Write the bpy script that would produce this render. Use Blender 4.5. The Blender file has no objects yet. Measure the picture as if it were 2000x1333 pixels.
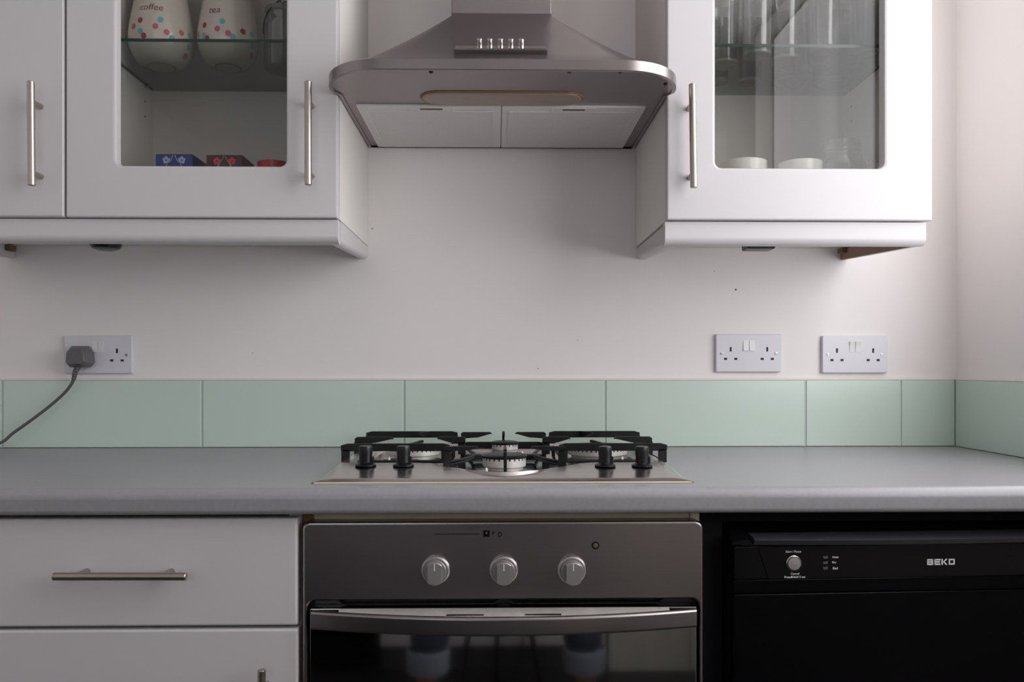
import bpy, bmesh, math, random
from mathutils import Vector, Matrix
random.seed(7)
S = bpy.context.scene
C = S.collection
PI = math.pi

# ------------------------------------------------------------------ camera
F = 1577.0                      # focal length in pixels of the 2000 px wide frame
CY, CZ = -1.79, 1.085           # camera: 1.79 m in front of the back wall, 1.085 m above the floor
TH = math.radians(1.06)         # turned a little to the right
HOR = 719.0                     # horizon row
cd = bpy.data.cameras.new('camera'); cam = bpy.data.objects.new('camera', cd); C.objects.link(cam)
cam.location = (0, CY, CZ); cam.rotation_euler = (PI/2, 0, -TH)
cd.sensor_width = 36; cd.lens = 36*F/2000; cd.shift_x = 0; cd.shift_y = (HOR-666.5)/2000
cd.clip_start = 0.01
S.camera = cam

# ------------------------------------------------------------------ light
S.view_settings.view_transform = 'Standard'; S.view_settings.look = 'None'
S.view_settings.gamma = 1; S.view_settings.use_curve_mapping = False
S.view_settings.exposure = 0.0
wd = bpy.data.worlds.new('overcast_sky'); S.world = wd; wd.use_nodes = True
wd.node_tree.nodes['Background'].inputs[0].default_value = (0.86, 0.93, 1.0, 1)
wd.node_tree.nodes['Background'].inputs[1].default_value = 2.0
def area_light(name, loc, rot, sx, sy, power, col):
    l = bpy.data.lights.new(name, 'AREA'); l.shape = 'RECTANGLE'; l.size = sx; l.size_y = sy
    l.energy = power; l.color = col
    o = bpy.data.objects.new(name, l); C.objects.link(o); o.location = loc; o.rotation_euler = rot
    return o
# daylight entering by the window in the right wall, plus an added warm fill behind the camera
area_light('window_daylight', (1.10, -1.16, 1.70), (0, PI/2, 0), 1.38, 1.74, 27, (1.0, 0.985, 1.0))
area_light('rear_fill_light', (-0.45, -3.72, 1.62), (PI/2, 0, 0), 1.50, 1.15, 7, (1.0, 0.89, 0.86))

# ------------------------------------------------------------------ pixel helpers (photo frame 2000 x 1333)
_c, _s = math.cos(TH), math.sin(TH)
def ray(px, py):
    dx = (px-1000)/F
    return dx*_c+_s, -dx*_s+_c, (HOR-py)/F
def at(px, py, w):              # point on the plane w metres in front of the back wall
    rx, ry, rz = ray(px, py); t = (-CY-w)/ry
    return rx*t, CZ+rz*t
def X(px, w, py=HOR): return at(px, py, w)[0]
def Z(px, py, w): return at(px, py, w)[1]
def on(px, py, z):              # point on the level plane z: (x, w)
    rx, ry, rz = ray(px, py); t = (z-CZ)/rz
    return rx*t, -CY-ry*t

# ------------------------------------------------------------------ materials
def lin(r, g, b):
    f = lambda c: c/12.92 if c <= .04045 else ((c+.055)/1.055)**2.4
    return (f(r/255), f(g/255), f(b/255), 1)
def mat(name, col, rough=.5, metal=0, spec=.5, coat=0, noise=None, bump=None, rvar=None, emit=None):
    """noise=(scale xyz, amount): colour mottling; bump=(scale xyz, strength); rvar=(scale xyz, amount)"""
    m = bpy.data.materials.new(name); m.use_nodes = True
    nt = m.node_tree; b = nt.nodes['Principled BSDF']
    b.inputs['Base Color'].default_value = col; b.inputs['Roughness'].default_value = rough
    b.inputs['Metallic'].default_value = metal; b.inputs['Specular IOR Level'].default_value = spec
    b.inputs['Coat Weight'].default_value = coat; b.inputs['Coat Roughness'].default_value = .06
    tc = nt.nodes.new('ShaderNodeTexCoord')
    def nz(sc, det=4):
        mp = nt.nodes.new('ShaderNodeMapping'); mp.inputs['Scale'].default_value = sc
        nt.links.new(tc.outputs['Object'], mp.inputs['Vector'])
        n = nt.nodes.new('ShaderNodeTexNoise'); n.inputs['Scale'].default_value = 1; n.inputs['Detail'].default_value = det
        nt.links.new(mp.outputs[0], n.inputs['Vector']); return n.outputs['Fac']
    if noise:
        r = nt.nodes.new('ShaderNodeMapRange'); a = noise[1]
        r.inputs['From Min'].default_value = .25; r.inputs['From Max'].default_value = .75
        r.inputs['To Min'].default_value = 1-a; r.inputs['To Max'].default_value = 1+a
        nt.links.new(nz(noise[0]), r.inputs['Value'])
        h = nt.nodes.new('ShaderNodeVectorMath'); h.operation = 'SCALE'; h.inputs[0].default_value = col[:3]
        nt.links.new(r.outputs[0], h.inputs['Scale']); nt.links.new(h.outputs[0], b.inputs['Base Color'])
    if rvar:
        r = nt.nodes.new('ShaderNodeMapRange'); a = rvar[1]
        r.inputs['From Min'].default_value = .25; r.inputs['From Max'].default_value = .75
        r.inputs['To Min'].default_value = max(.02, rough-a); r.inputs['To Max'].default_value = rough+a
        nt.links.new(nz(rvar[0]), r.inputs['Value']); nt.links.new(r.outputs[0], b.inputs['Roughness'])
    if bump:
        bp = nt.nodes.new('ShaderNodeBump'); bp.inputs['Strength'].default_value = bump[1]; bp.inputs['Distance'].default_value = .001
        nt.links.new(nz(bump[0], 3), bp.inputs['Height']); nt.links.new(bp.outputs[0], b.inputs['Normal'])
    if emit:
        b.inputs['Emission Color'].default_value = col; b.inputs['Emission Strength'].default_value = emit
    return m
def glass(name, tint, refl0=.05, refl1=.85, power=4.0, rough=0.0, glint_mix=0.0):
    m = bpy.data.materials.new(name); m.use_nodes = True; nt = m.node_tree
    nt.nodes.remove(nt.nodes['Principled BSDF']); out = nt.nodes['Material Output']
    tr = nt.nodes.new('ShaderNodeBsdfTransparent'); tr.inputs[0].default_value = tint
    gl = nt.nodes.new('ShaderNodeBsdfGlossy'); gl.inputs['Roughness'].default_value = rough
    lw = nt.nodes.new('ShaderNodeLayerWeight'); lw.inputs['Blend'].default_value = .5
    pw = nt.nodes.new('ShaderNodeMath'); pw.operation = 'POWER'; pw.inputs[1].default_value = power
    mr = nt.nodes.new('ShaderNodeMapRange'); mr.inputs['To Min'].default_value = refl0; mr.inputs['To Max'].default_value = refl1
    mx = nt.nodes.new('ShaderNodeMixShader')
    nt.links.new(lw.outputs['Facing'], pw.inputs[0]); nt.links.new(pw.outputs[0], mr.inputs['Value'])
    nt.links.new(mr.outputs[0], mx.inputs[0]); nt.links.new(tr.outputs[0], mx.inputs[1]); nt.links.new(gl.outputs[0], mx.inputs[2])
    res = mx.outputs[0]
    if glint_mix:                                   # white mixed into the colour, standing in for glints on the glass
        df = nt.nodes.new('ShaderNodeBsdfDiffuse'); df.inputs[0].default_value = (.85, .86, .85, 1)
        m2 = nt.nodes.new('ShaderNodeMixShader'); m2.inputs[0].default_value = glint_mix
        nt.links.new(res, m2.inputs[1]); nt.links.new(df.outputs[0], m2.inputs[2]); res = m2.outputs[0]
    nt.links.new(res, out.inputs[0]); return m

M = {}
M['paint'] = mat('white_wall_paint', lin(236, 231, 230), .62, bump=((55, 55, 55), .22), noise=((3, 3, 3), .02))
M['ceiling'] = mat('ceiling_paint', lin(228, 226, 224), .8)
M['floor'] = mat('dark_floor', lin(38, 36, 36), .45, noise=((4, 4, 4), .15))
M['white'] = mat('white_laminate', lin(204, 200, 202), .30, bump=((25, 25, 25), .03))
M['carcass'] = mat('cabinet_interior', lin(226, 222, 218), .55)
M['rawboard'] = mat('raw_fibreboard', lin(150, 124, 108), .85, noise=((60, 60, 60), .15))
M['worktop'] = mat('grey_worktop', lin(145, 143, 148), .34, spec=.6, bump=((420, 420, 420), .08), noise=((160, 160, 160), .06))
M['steel'] = mat('brushed_steel', lin(158, 150, 150), .30, 1, bump=((6, 6, 1500), .015), rvar=((4, 4, 400), .02), noise=((5, 5, 600), .02))
M['steel_h'] = mat('hood_steel', lin(150, 142, 142), .30, 1, bump=((300, 300, 300), .01), rvar=((4, 4, 4), .04), noise=((5, 5, 5), .04))
M['steel_hob'] = mat('hob_steel', lin(196, 190, 188), .24, 1, bump=((2, 500, 2), .04), rvar=((8, 90, 8), .06))
M['steel_pan'] = mat('polished_pan_steel', lin(120, 122, 122), .10, 1, rvar=((30, 30, 30), .05))
M['handle'] = mat('brushed_nickel', lin(176, 168, 160), .33, 1, bump=((300, 300, 4), .05))
M['knob'] = mat('silver_knob', lin(176, 172, 172), .38, .75)
M['chrome'] = mat('satin_chrome', lin(214, 210, 208), .18, 1)
M['blackiron'] = mat('black_enamel', lin(13, 13, 14), .42, spec=.35, noise=((60, 60, 60), .5), bump=((300, 300, 300), .15))
M['blackplastic'] = mat('black_plastic', lin(13, 13, 16), .30, spec=.4)
M['alu'] = mat('burner_aluminium', lin(222, 217, 211), .42, .5, noise=((60, 60, 60), .12))
M['tile'] = mat('pale_green_glass_tile', lin(197, 215, 204), .30, spec=.5, coat=.8, noise=((3, 3, 3), .015))
M['tile'].node_tree.nodes['Principled BSDF'].inputs['Coat Roughness'].default_value = .22
M['tileback'] = mat('tile_edge', lin(132, 158, 144), .3)
M['joint'] = mat('tile_joint', lin(188, 203, 194), .5)
M['grout'] = mat('white_sealant', lin(222, 221, 214), .6)
M['plate'] = mat('socket_plastic', lin(214, 213, 220), .32)
M['rocker'] = mat('rocker_plastic', lin(226, 224, 226), .28)
M['dark'] = mat('dark_hole', lin(26, 26, 28), .6)
M['screw'] = mat('screw_metal', lin(170, 168, 165), .3, 1)
M['plug'] = mat('grey_plug_rubber', lin(96, 94, 98), .42)
M['cable'] = mat('grey_cable', lin(84, 84, 86), .5)
M['pane'] = glass('door_glass', (.91, .91, .905, 1), .03, .7, 5)
M['shelf'] = glass('shelf_glass', (.87, .91, .885, 1), .03, .6, 4)
M['shelfedge'] = mat('shelf_glass_edge', lin(14, 54, 46), .2)
M['tumbler'] = glass('tumbler_glass', (.965, .97, .968, 1), .06, .9, 2.0, glint_mix=.05)
M['glassring'] = glass('tumbler_base_glass', (.72, .78, .75, 1), .10, .9, 1.5, glint_mix=.22)
M['footring'] = mat('unglazed_foot', lin(150, 138, 126), .8)
M['jarglass'] = glass('jar_glass', (.94, .95, .945, 1), .08, .95, 1.3, glint_mix=.10)
M['ceramic'] = mat('cream_ceramic', lin(235, 226, 214), .22, coat=.4)
M['whiteceramic'] = mat('white_ceramic', lin(236, 234, 228), .2, coat=.4)
M['brownink'] = mat('brown_red_print', lin(150, 66, 58), .5)
M['redink'] = mat('dark_red_print', lin(140, 42, 50), .5)
M['crimson'] = mat('crimson_print', lin(186, 52, 78), .5)
M['pink'] = mat('pink_print', lin(222, 118, 142), .5)
M['salmon'] = mat('salmon_print', lin(220, 126, 112), .5)
M['teal'] = mat('teal_print', lin(118, 202, 208), .5)
M['boxblue'] = mat('blue_card', lin(42, 66, 136), .5)
M['boxblueside'] = mat('navy_card', lin(40, 44, 74), .5)
M['boxdark'] = mat('dark_red_card', lin(78, 40, 46), .5)
M['boxdarkside'] = mat('maroon_card', lin(92, 34, 50), .5)
M['lilac'] = mat('lilac_print', lin(190, 196, 236), .5)
M['rosepink'] = mat('rose_print', lin(232, 74, 98), .5)
M['olive'] = mat('olive_print', lin(150, 160, 110), .5)
M['redbowl'] = mat('red_enamel', lin(196, 40, 36), .3)
M['ovenglass'] = mat('black_oven_glass', lin(8, 8, 9), .03, spec=1.0, coat=1.0)
M['ovenglass'].node_tree.nodes['Principled BSDF'].inputs['Coat IOR'].default_value = 3.6
M['ovenglass'].node_tree.nodes['Principled BSDF'].inputs['IOR'].default_value = 1.7
M['ovenblack'] = mat('oven_black', lin(14, 14, 15), .35)
M['brownedge'] = mat('brown_board_edge', lin(118, 92, 66), .7, noise=((80, 80, 80), .2))
M['cream'] = mat('cream_board_edge', lin(206, 194, 166), .6)
M['dwblack'] = mat('gloss_black', lin(7, 7, 9), .22, spec=.12)
M['dwpanel'] = mat('gloss_black_panel', lin(8, 8, 10), .10, spec=.3, coat=.15)
M['dwhandle'] = mat('satin_black_handle', lin(50, 50, 56), .30, spec=.6)
M['void'] = mat('matt_black', lin(7, 7, 9), .7, spec=.2)
M['print_w'] = mat('white_print', lin(226, 226, 228), .5)
M['print_g'] = mat('grey_print', lin(120, 120, 124), .5)
M['print_k'] = mat('black_print', lin(10, 9, 9), .7, spec=.1)
M['lampcover'] = mat('yellowed_lamp_cover', lin(150, 132, 120), .25, .4)
M['lamprim'] = mat('stained_rim', lin(128, 96, 60), .5)
M['filter'] = mat('filter_aluminium', lin(224, 220, 218), .45, .15)
M['jeans'] = mat('grey_blue_denim', lin(52, 58, 70), .85, noise=((60, 60, 60), .2))
M['cuff'] = mat('denim_cuff', lin(132, 138, 150), .9, noise=((80, 80, 80), .15))
M['skin'] = mat('skin', lin(170, 112, 88), .5)
M['shirt'] = mat('grey_shirt', lin(110, 110, 116), .9)
M['hair'] = mat('dark_hair', lin(40, 30, 26), .6)
M['shoe'] = mat('dark_shoe', lin(34, 34, 38), .6)
M['ash'] = mat('pale_ash_board', lin(196, 192, 180), .5, noise=((30, 30, 2.5), .10))
M['plinth'] = mat('dark_plinth', lin(70, 68, 68), .5)
M['stone'] = mat('stained_hole', lin(96, 80, 70), .8)

# perforated pattern of the grease filter: fine diagonal lattice as relief
def filter_mesh_material():
    m = mat('filter_mesh', lin(222, 218, 216), .5, .1); nt = m.node_tree; b = nt.nodes['Principled BSDF']
    tc = nt.nodes.new('ShaderNodeTexCoord'); mp = nt.nodes.new('ShaderNodeMapping')
    mp.inputs['Rotation'].default_value = (0, 0, PI/4)
    nt.links.new(tc.outputs['Object'], mp.inputs[0])
    ck = nt.nodes.new('ShaderNodeTexVoronoi'); ck.inputs['Scale'].default_value = 190; ck.inputs['Randomness'].default_value = 0.0
    nt.links.new(mp.outputs[0], ck.inputs['Vector'])
    bp = nt.nodes.new('ShaderNodeBump'); bp.inputs['Strength'].default_value = .8; bp.inputs['Distance'].default_value = .002
    nt.links.new(ck.outputs['Distance'], bp.inputs['Height']); nt.links.new(bp.outputs[0], b.inputs['Normal'])
    cr = nt.nodes.new('ShaderNodeMapRange'); cr.inputs['From Max'].default_value = .7
    cr.inputs['To Min'].default_value = .45; cr.inputs['To Max'].default_value = 1.1
    nt.links.new(ck.outputs['Distance'], cr.inputs[0])
    v = nt.nodes.new('ShaderNodeVectorMath'); v.operation = 'SCALE'; v.inputs[0].default_value = lin(222, 218, 216)[:3]
    nt.links.new(cr.outputs[0], v.inputs['Scale']); nt.links.new(v.outputs[0], b.inputs['Base Color'])
    return m
M['filtermesh'] = filter_mesh_material()

# ------------------------------------------------------------------ object helpers
ROOT = {}
def finish(o, label=None, cat=None, group=None, kind=None):
    if label: o['label'] = label
    if cat: o['category'] = cat
    if group: o['group'] = group
    if kind: o['kind'] = kind
    return o
def thing(name, label, cat, loc=(0, 0, 0), group=None):
    o = bpy.data.objects.new(name, None); C.objects.link(o); o.location = loc
    o.empty_display_size = .05
    ROOT[o] = Vector(loc); return finish(o, label, cat, group)
def obj(name, bm, m, parent=None, smooth=35, label=None, local=False):
    """bm in world coordinates; the data is moved so that it sits right under its root"""
    bmesh.ops.recalc_face_normals(bm, faces=bm.faces)
    if parent is not None: org = ROOT[parent]
    else:
        vs = [v.co for v in bm.verts]
        lo = Vector([min(v[i] for v in vs) for i in range(3)]); hi = Vector([max(v[i] for v in vs) for i in range(3)])
        org = Vector(((lo.x+hi.x)/2, (lo.y+hi.y)/2, lo.z))
    if not (local and parent is not None): bmesh.ops.translate(bm, verts=bm.verts, vec=-org)
    me = bpy.data.meshes.new(name); bm.to_mesh(me); bm.free()
    me.materials.append(M[m] if isinstance(m, str) else m)
    if smooth:
        for p in me.polygons: p.use_smooth = True
        me.set_sharp_from_angle(angle=math.radians(smooth))
    o = bpy.data.objects.new(name, me); C.objects.link(o)
    if smooth and smooth < 100:
        wn = o.modifiers.new('weighted_normals', 'WEIGHTED_NORMAL'); wn.keep_sharp = True; wn.weight = 100
    if parent is not None: o.parent = parent
    else: o.location = org
    ROOT[o] = org
    if label: o['label'] = label
    return o
def struct(name, bm, m, parent=None, smooth=35):
    o = obj(name, bm, m, parent, smooth)
    if parent is None: o['kind'] = 'structure'
    return o
def nb(): return bmesh.new()
def box(bm, x0, x1, y0, y1, z0, z1, bev=0, seg=2):
    x0, x1 = min(x0, x1), max(x0, x1); y0, y1 = min(y0, y1), max(y0, y1); z0, z1 = min(z0, z1), max(z0, z1)
    vs = [bm.verts.new((x, y, z)) for x in (x0, x1) for y in (y0, y1) for z in (z0, z1)]
    fs = [bm.faces.new([vs[i] for i in f]) for f in ((0, 1, 3, 2), (4, 6, 7, 5), (0, 4, 5, 1), (2, 3, 7, 6), (0, 2, 6, 4), (1, 5, 7, 3))]
    if bev:
        es = list({e for f in fs for e in f.edges})
        bmesh.ops.bevel(bm, geom=es, offset=bev, segments=seg, profile=.5, affect='EDGES')
    return bm
def B(*a, **k): return box(nb(), *a, **k)
def loft(bm, loops, closed=True, cap0=False, cap1=False, ring=False):
    L = [[bm.verts.new(p) for p in lp] for lp in loops]; n = len(L[0])
    pairs = list(zip(L, L[1:])) + ([(L[-1], L[0])] if ring else [])
    for a, b in pairs:
        for i in range(n if closed else n-1):
            j = (i+1) % n
            bm.faces.new((a[i], a[j], b[j], b[i]))
    if cap0: bm.faces.new(L[0][::-1])
    if cap1: bm.faces.new(L[-1])
    return bm
def lathe(bm, prof, c, axis='Z', n=32):
    """prof: (radius, height) list, capped where the radius is not 0"""
    loops = []
    for r, h in prof:
        r = max(r, 1e-5); lp = []
        for i in range(n):
            a = 2*PI*i/n; u, v = r*math.cos(a), r*math.sin(a)
            lp.append({'Z': (c[0]+u, c[1]+v, c[2]+h), 'Y': (c[0]+u, c[1]-h, c[2]+v), 'X': (c[0]+h, c[1]+u, c[2]+v)}[axis])
        loops.append(lp)
    shut = prof[0] == prof[-1]              # a closed ring section needs no caps
    return loft(bm, loops, True, prof[0][0] > 1e-5 and not shut, prof[-1][0] > 1e-5 and not shut)
def rrect(x0, x1, z0, z1, r, n=5):
    pts = []
    for cx, cz, a0 in ((x1-r, z1-r, 0), (x0+r, z1-r, 90), (x0+r, z0+r, 180), (x1-r, z0+r, 270)):
        for i in range(n+1):
            a = math.radians(a0+90*i/n); pts.append((cx+r*math.cos(a), cz+r*math.sin(a)))
    return pts
def rr4(x0, x1, z0, z1, rs, n=5):    # corner radii: top right, top left, bottom left, bottom right
    pts = []
    for cx, cz, a0, r in ((x1-rs[0], z1-rs[0], 0, rs[0]), (x0+rs[1], z1-rs[1], 90, rs[1]), (x0+rs[2], z0+rs[2], 180, rs[2]), (x1-rs[3], z0+rs[3], 270, rs[3])):
        for i in range(n+1):
            a = math.radians(a0+90*i/n); pts.append((cx+r*math.cos(a), cz+r*math.sin(a)))
    return pts
def fr(pts, y): return [(p[0], y, p[1]) for p in pts]
def plate(bm, x0, x1, z0, z1, yb, yf, r=.004, bev=.002):
    """rounded front plate: back at yb, front at yf (yf < yb faces the room)"""
    s = -1 if yf < yb else 1
    return loft(bm, [fr(rrect(x0, x1, z0, z1, r), yb), fr(rrect(x0, x1, z0, z1, r), yf-s*bev),
                     fr(rrect(x0+bev*.35, x1-bev*.35, z0+bev*.35, z1-bev*.35, r), yf-s*bev*.35),
                     fr(rrect(x0+bev, x1-bev, z0+bev, z1-bev, max(r-bev, .0005)), yf)], True, True, True)
def tube(bm, pts, r, n=10, caps=True):
    pts = [Vector(p) for p in pts]; loops = []; up = Vector((0, 0, 1)); prev = None
    for i, p in enumerate(pts):
        t = (pts[min(i+1, len(pts)-1)]-pts[max(i-1, 0)]).normalized()
        a = prev if prev is not None else (up if abs(t.dot(up)) < .9 else Vector((1, 0, 0)))
        u = (a-t*a.dot(t)).normalized(); v = t.cross(u); prev = u
        rr = r[i] if isinstance(r, (list, tuple)) else r
        loops.append([tuple(p+u*rr*math.cos(2*PI*k/n)+v*rr*math.sin(2*PI*k/n)) for k in range(n)])
    return loft(bm, loops, True, caps, caps)
def spline(pts, n=10):
    P = [Vector(p) for p in pts]; P = [2*P[0]-P[1]]+P+[2*P[-1]-P[-2]]; out = []
    for i in range(1, len(P)-2):
        for k in range(n):
            t = k/n; a, b, c, d = P[i-1], P[i], P[i+1], P[i+2]
            out.append(.5*((2*b)+(c-a)*t+(2*a-5*b+4*c-d)*t*t+(3*b-a-3*c+d)*t**3))
    return out+[P[-2]]
def text_mesh(body, fit_w=None, fit_h=None, extrude=0, shear=0, bold=0):
    cu = bpy.data.curves.new('t', 'FONT'); cu.body = body; cu.size = 1; cu.shear = shear; cu.offset = bold
    cu.align_x = 'CENTER'; cu.align_y = 'CENTER'; cu.resolution_u = 3
    o = bpy.data.objects.new('t', cu); C.objects.link(o)
    dg = bpy.context.evaluated_depsgraph_get(); dg.update()
    me = bpy.data.meshes.new_from_object(o.evaluated_get(dg))
    bm = nb(); bm.from_mesh(me); bpy.data.objects.remove(o); bpy.data.curves.remove(cu); bpy.data.meshes.remove(me)
    vs = [v.co for v in bm.verts]
    x0, x1 = min(v.x for v in vs), max(v.x for v in vs); y0, y1 = min(v.y for v in vs), max(v.y for v in vs)
    sx = fit_w/(x1-x0) if fit_w else None; sy = fit_h/(y1-y0) if fit_h else None
    sx = sx or sy; sy = sy or sx
    for v in bm.verts:
        v.co = ((v.co.x-(x0+x1)/2)*sx, 0, (v.co.y-(y0+y1)/2)*sy)
    return bm
def put_text(name, body, x, y, z, parent, m, fit_w=None, fit_h=None, bold=0, shear=0):
    bm = text_mesh(body, fit_w, fit_h, bold=bold, shear=shear)
    bmesh.ops.translate(bm, verts=bm.verts, vec=(x, y, z))
    return obj(name, bm, m, parent, 0)

# ================================================================== THE ROOM
CT = 0.910                          # worktop height
XR = X(1868, 0)                     # right wall
XL = -1.75; YB = -3.60; H = 2.42
struct('floor', B(XL-.1, XR+.4, YB-.1, .1, -.1, 0), 'floor')
struct('ceiling', B(XL-.1, XR+.4, YB-.1, .1, H, H+.1), 'ceiling')
wall_back = struct('wall_back', B(XL-.1, XR+.4, 0, .1, 0, H), 'paint')
struct('wall_left', B(XL-.1, XL, YB, 0, 0, H), 'paint')
# right wall with the window opening
wy0, wy1, wz0, wz1 = -2.04, -.28, 1.0, 2.40
bm = nb()
T = .24
box(bm, XR, XR+T, wy1, 0, 0, H); box(bm, XR, XR+T, YB, wy0, 0, H)
box(bm, XR, XR+T, wy0, wy1, 0, wz0); box(bm, XR, XR+T, wy0, wy1, wz1, H)
wall_right = struct('wall_right', bm, 'paint')
bm = nb()
for a, b in ((wy0, wy0+.05), (wy1-.05, wy1)): box(bm, XR+.14, XR+.19, a, b, wz0, wz1, .004)
for a, b in ((wz0, wz0+.05), (wz1-.05, wz1)): box(bm, XR+.141, XR+.189, wy0, wy1, a, b, .004)
win = struct('window_1', bm, 'white')
obj('window_pane', B(XR+.162, XR+.168, wy0+.04, wy1-.04, wz0+.04, wz1-.04), 'jarglass', win)
obj('window_sill', B(XR+.002, XR+.14, wy0+.002, wy1-.002, wz0, wz0+.02, .004), 'white', win)
# rear wall, with an unseen window added to let in the fill
bm = nb(); dx0, dx1, dz0, dz1 = -1.2, .30, 1.04, 2.2
box(bm, XL, dx0, YB-.1, YB, 0, H); box(bm, dx1, XR+T, YB-.1, YB, 0, H); box(bm, dx0, dx1, YB-.1, YB, dz1, H); box(bm, dx0, dx1, YB-.1, YB, 0, dz0)
struct('wall_rear', bm, 'paint')
bm = nb()
for a, b in ((dx0, dx0+.05), (dx1-.05, dx1), (-.48, -.42)): box(bm, a, b, YB-.07, YB-.03, dz0, dz1, .004)
for a, b in ((dz0, dz0+.05), (dz1-.05, dz1)): box(bm, dx0+.05, dx1-.05, YB-.07, YB-.03, a, b, .004)
dr = struct('fill_window', bm, 'white')
obj('window_pane', B(dx0+.04, dx1-.04, YB-.053, YB-.047, dz0+.04, dz1-.04), 'jarglass', dr)

# splashback tiles: glass, each its own piece of the wall
def tile(x0p, x1p, w=.009):
    x0 = X(x0p, w)+.0012; x1 = X(x1p, w)-.0012
    z0 = CT+.001; z1 = Z(1000, 741, w)-.003
    return obj('tile', plate(nb(), x0, x1, z0, z1, -.0005, -w, .0015, .0012), 'tile', wall_back)
for a, b in ((-390, 3), (5, 393), (395, 788), (790, 1181), (1183, 1572), (1574, 1759.5), (1760.5, 1866)): tile(a, b)
ztile = Z(1000, 741, .009)-.003
def rtile(y0, y1):
    bm = nb(); box(bm, XR-.009, XR-.0005, y0, y1, CT+.001, ztile, .0012)
    obj('tile', bm, 'tile', wall_right)
rtile(-.41, -.012); rtile(-.64, -.413)
obj('sealant_bead', B(XL+.2, XR-.0005, -.0085, -.0002, ztile, ztile+.0045, .0015), 'grout', wall_back)
obj('sealant_bead', B(XR-.0085, XR-.0002, -.64, -.0086, ztile, ztile+.0045, .0015), 'grout', wall_right)
obj('grout', B(XL+.2, XR-.0005, -.0068, -.0001, CT+.0005, ztile), 'joint', wall_back)
obj('grout', B(XR-.0068, XR-.0001, -.64, -.0086, CT+.0005, ztile), 'joint', wall_right)
# small chips and drill marks in the paint
for i, (px, py, r) in enumerate(((1437, 566, .0022), (727, 447, .0014), (1051, 720, .0012), (1128, 665, .001), (1395, 530, .001), (493, 690, .001))):
    x, z = at(px, py, 0)
    obj('paint_chip', lathe(nb(), [(r, 0), (r*.6, .0004)], (x, 0, z), 'Y', 10), 'stone', wall_back)

# ================================================================== WORKTOP
WF = .618                             # front of the worktop
HX0, HX1 = X(612, .56), X(1354, .56)  # hob cut-out, a little inside the hob
def wprofile(x, w0, w1, front):
    """closed section from the back to the front, rounded front edge"""
    zt, zb, r = CT, CT-.038, .016
    p = [(x, -w0, zb), (x, -w0, zt)]
    if front:
        for i in range(7):
            a = PI/2*i/6; p.append((x, -(w1-r+r*math.sin(a)), zt-r+r*math.cos(a)))
        r2 = .008
        for i in range(5):
            a = PI/2*i/4; p.append((x, -(w1-r2+r2*math.cos(a)), zb+r2-r2*math.sin(a)))
    else:
        p += [(x, -w1, zt), (x, -w1, zb)]
    return p
bm = nb()
ex = .02
for a, b in ((XL, HX0+ex), (HX1-ex, XR)): loft(bm, [wprofile(a, 0, WF, True), wprofile(b, 0, WF, True)], True, True, True)
loft(bm, [wprofile(HX0+ex, .535, WF, True), wprofile(HX1-ex, .535, WF, True)], True, True, True)
loft(bm, [wprofile(HX0+ex, 0, .085, False), wprofile(HX1-ex, 0, .085, False)], True, True, True)
o = obj('worktop', bm, 'worktop'); finish(o, 'long grey laminate worktop with rounded front edge below green tiles', 'worktop')

# ================================================================== WALL CABINETS
WD = .34                              # front of the doors
ZB = Z(1000, 427, WD)                 # underside of the doors
ZT = ZB+.715
def bar_handle(parent, px0, py0, px1, py1, wdoor, posts, r=.0062, stand=.03):
    """round bar between two pixels, with its two posts (given as pixel along the bar)"""
    w = wdoor+stand
    x0, z0 = at(px0, py0, w); x1, z1 = at(px1, py1, w)
    a, b = Vector((x0, -w, z0)), Vector((x1, -w, z1)); d = (b-a).normalized()
    bm = nb(); L = (b-a).length
    tube(bm, [a, a+d*.001, b-d*.001, b], [r-.001, r, r, r-.001], 20)
    h = obj('handle', bm, 'handle', parent)
    for q in posts:
        c = a+d*(L*q)
        bm = nb(); tube(bm, [c+Vector((0, .002, 0)), c+Vector((0, stand-.0002, 0))], .0048, 14)
        obj('post', bm, 'handle', h)
    return h
def glass_door(parent, x0, x1, z0, z1, gx0, gx1, gz0, gz1, wf=WD, t=.02, r=.012):
    N = 6; b = .004; gb = .0065
    def R(x0, x1, z0, z1, r): return rrect(x0, x1, z0, z1, r, N)
    loops = [fr(R(x0, x1, z0, z1, .002), -(wf-t)), fr(R(x0, x1, z0, z1, .002), -(wf-b)),
             fr(R(x0+.0012, x1-.0012, z0+.0012, z1-.0012, .002), -(wf-.0012)),
             fr(R(x0+b, x1-b, z0+b, z1-b, .002), -wf),
             fr(R(gx0-gb, gx1+gb, gz0-gb, gz1+gb, r+gb), -wf), fr(R(gx0-gb*.3, gx1+gb*.3, gz0-gb*.3, gz1+gb*.3, r+gb*.3), -(wf-.0018)),
             fr(R(gx0, gx1, gz0, gz1, r), -(wf-.006)), fr(R(gx0, gx1, gz0, gz1, r), -(wf-t))]
    d = obj('door', loft(nb(), loops, True, ring=True), 'white', parent, 40)
    obj('glass_pane', B(gx0-.008, gx1+.008, -(wf-t)+.001, -(wf-t)+.005, gz0-.008, gz1+.008), 'pane', d)
    return d
def plain_door(parent, x0, x1, z0, z1, wf=WD, t=.02, name='door'):
    return obj(name, plate(nb(), x0, x1, z0, z1, -(wf-t), -wf, .0025, .004), 'white', parent, 40)
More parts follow.
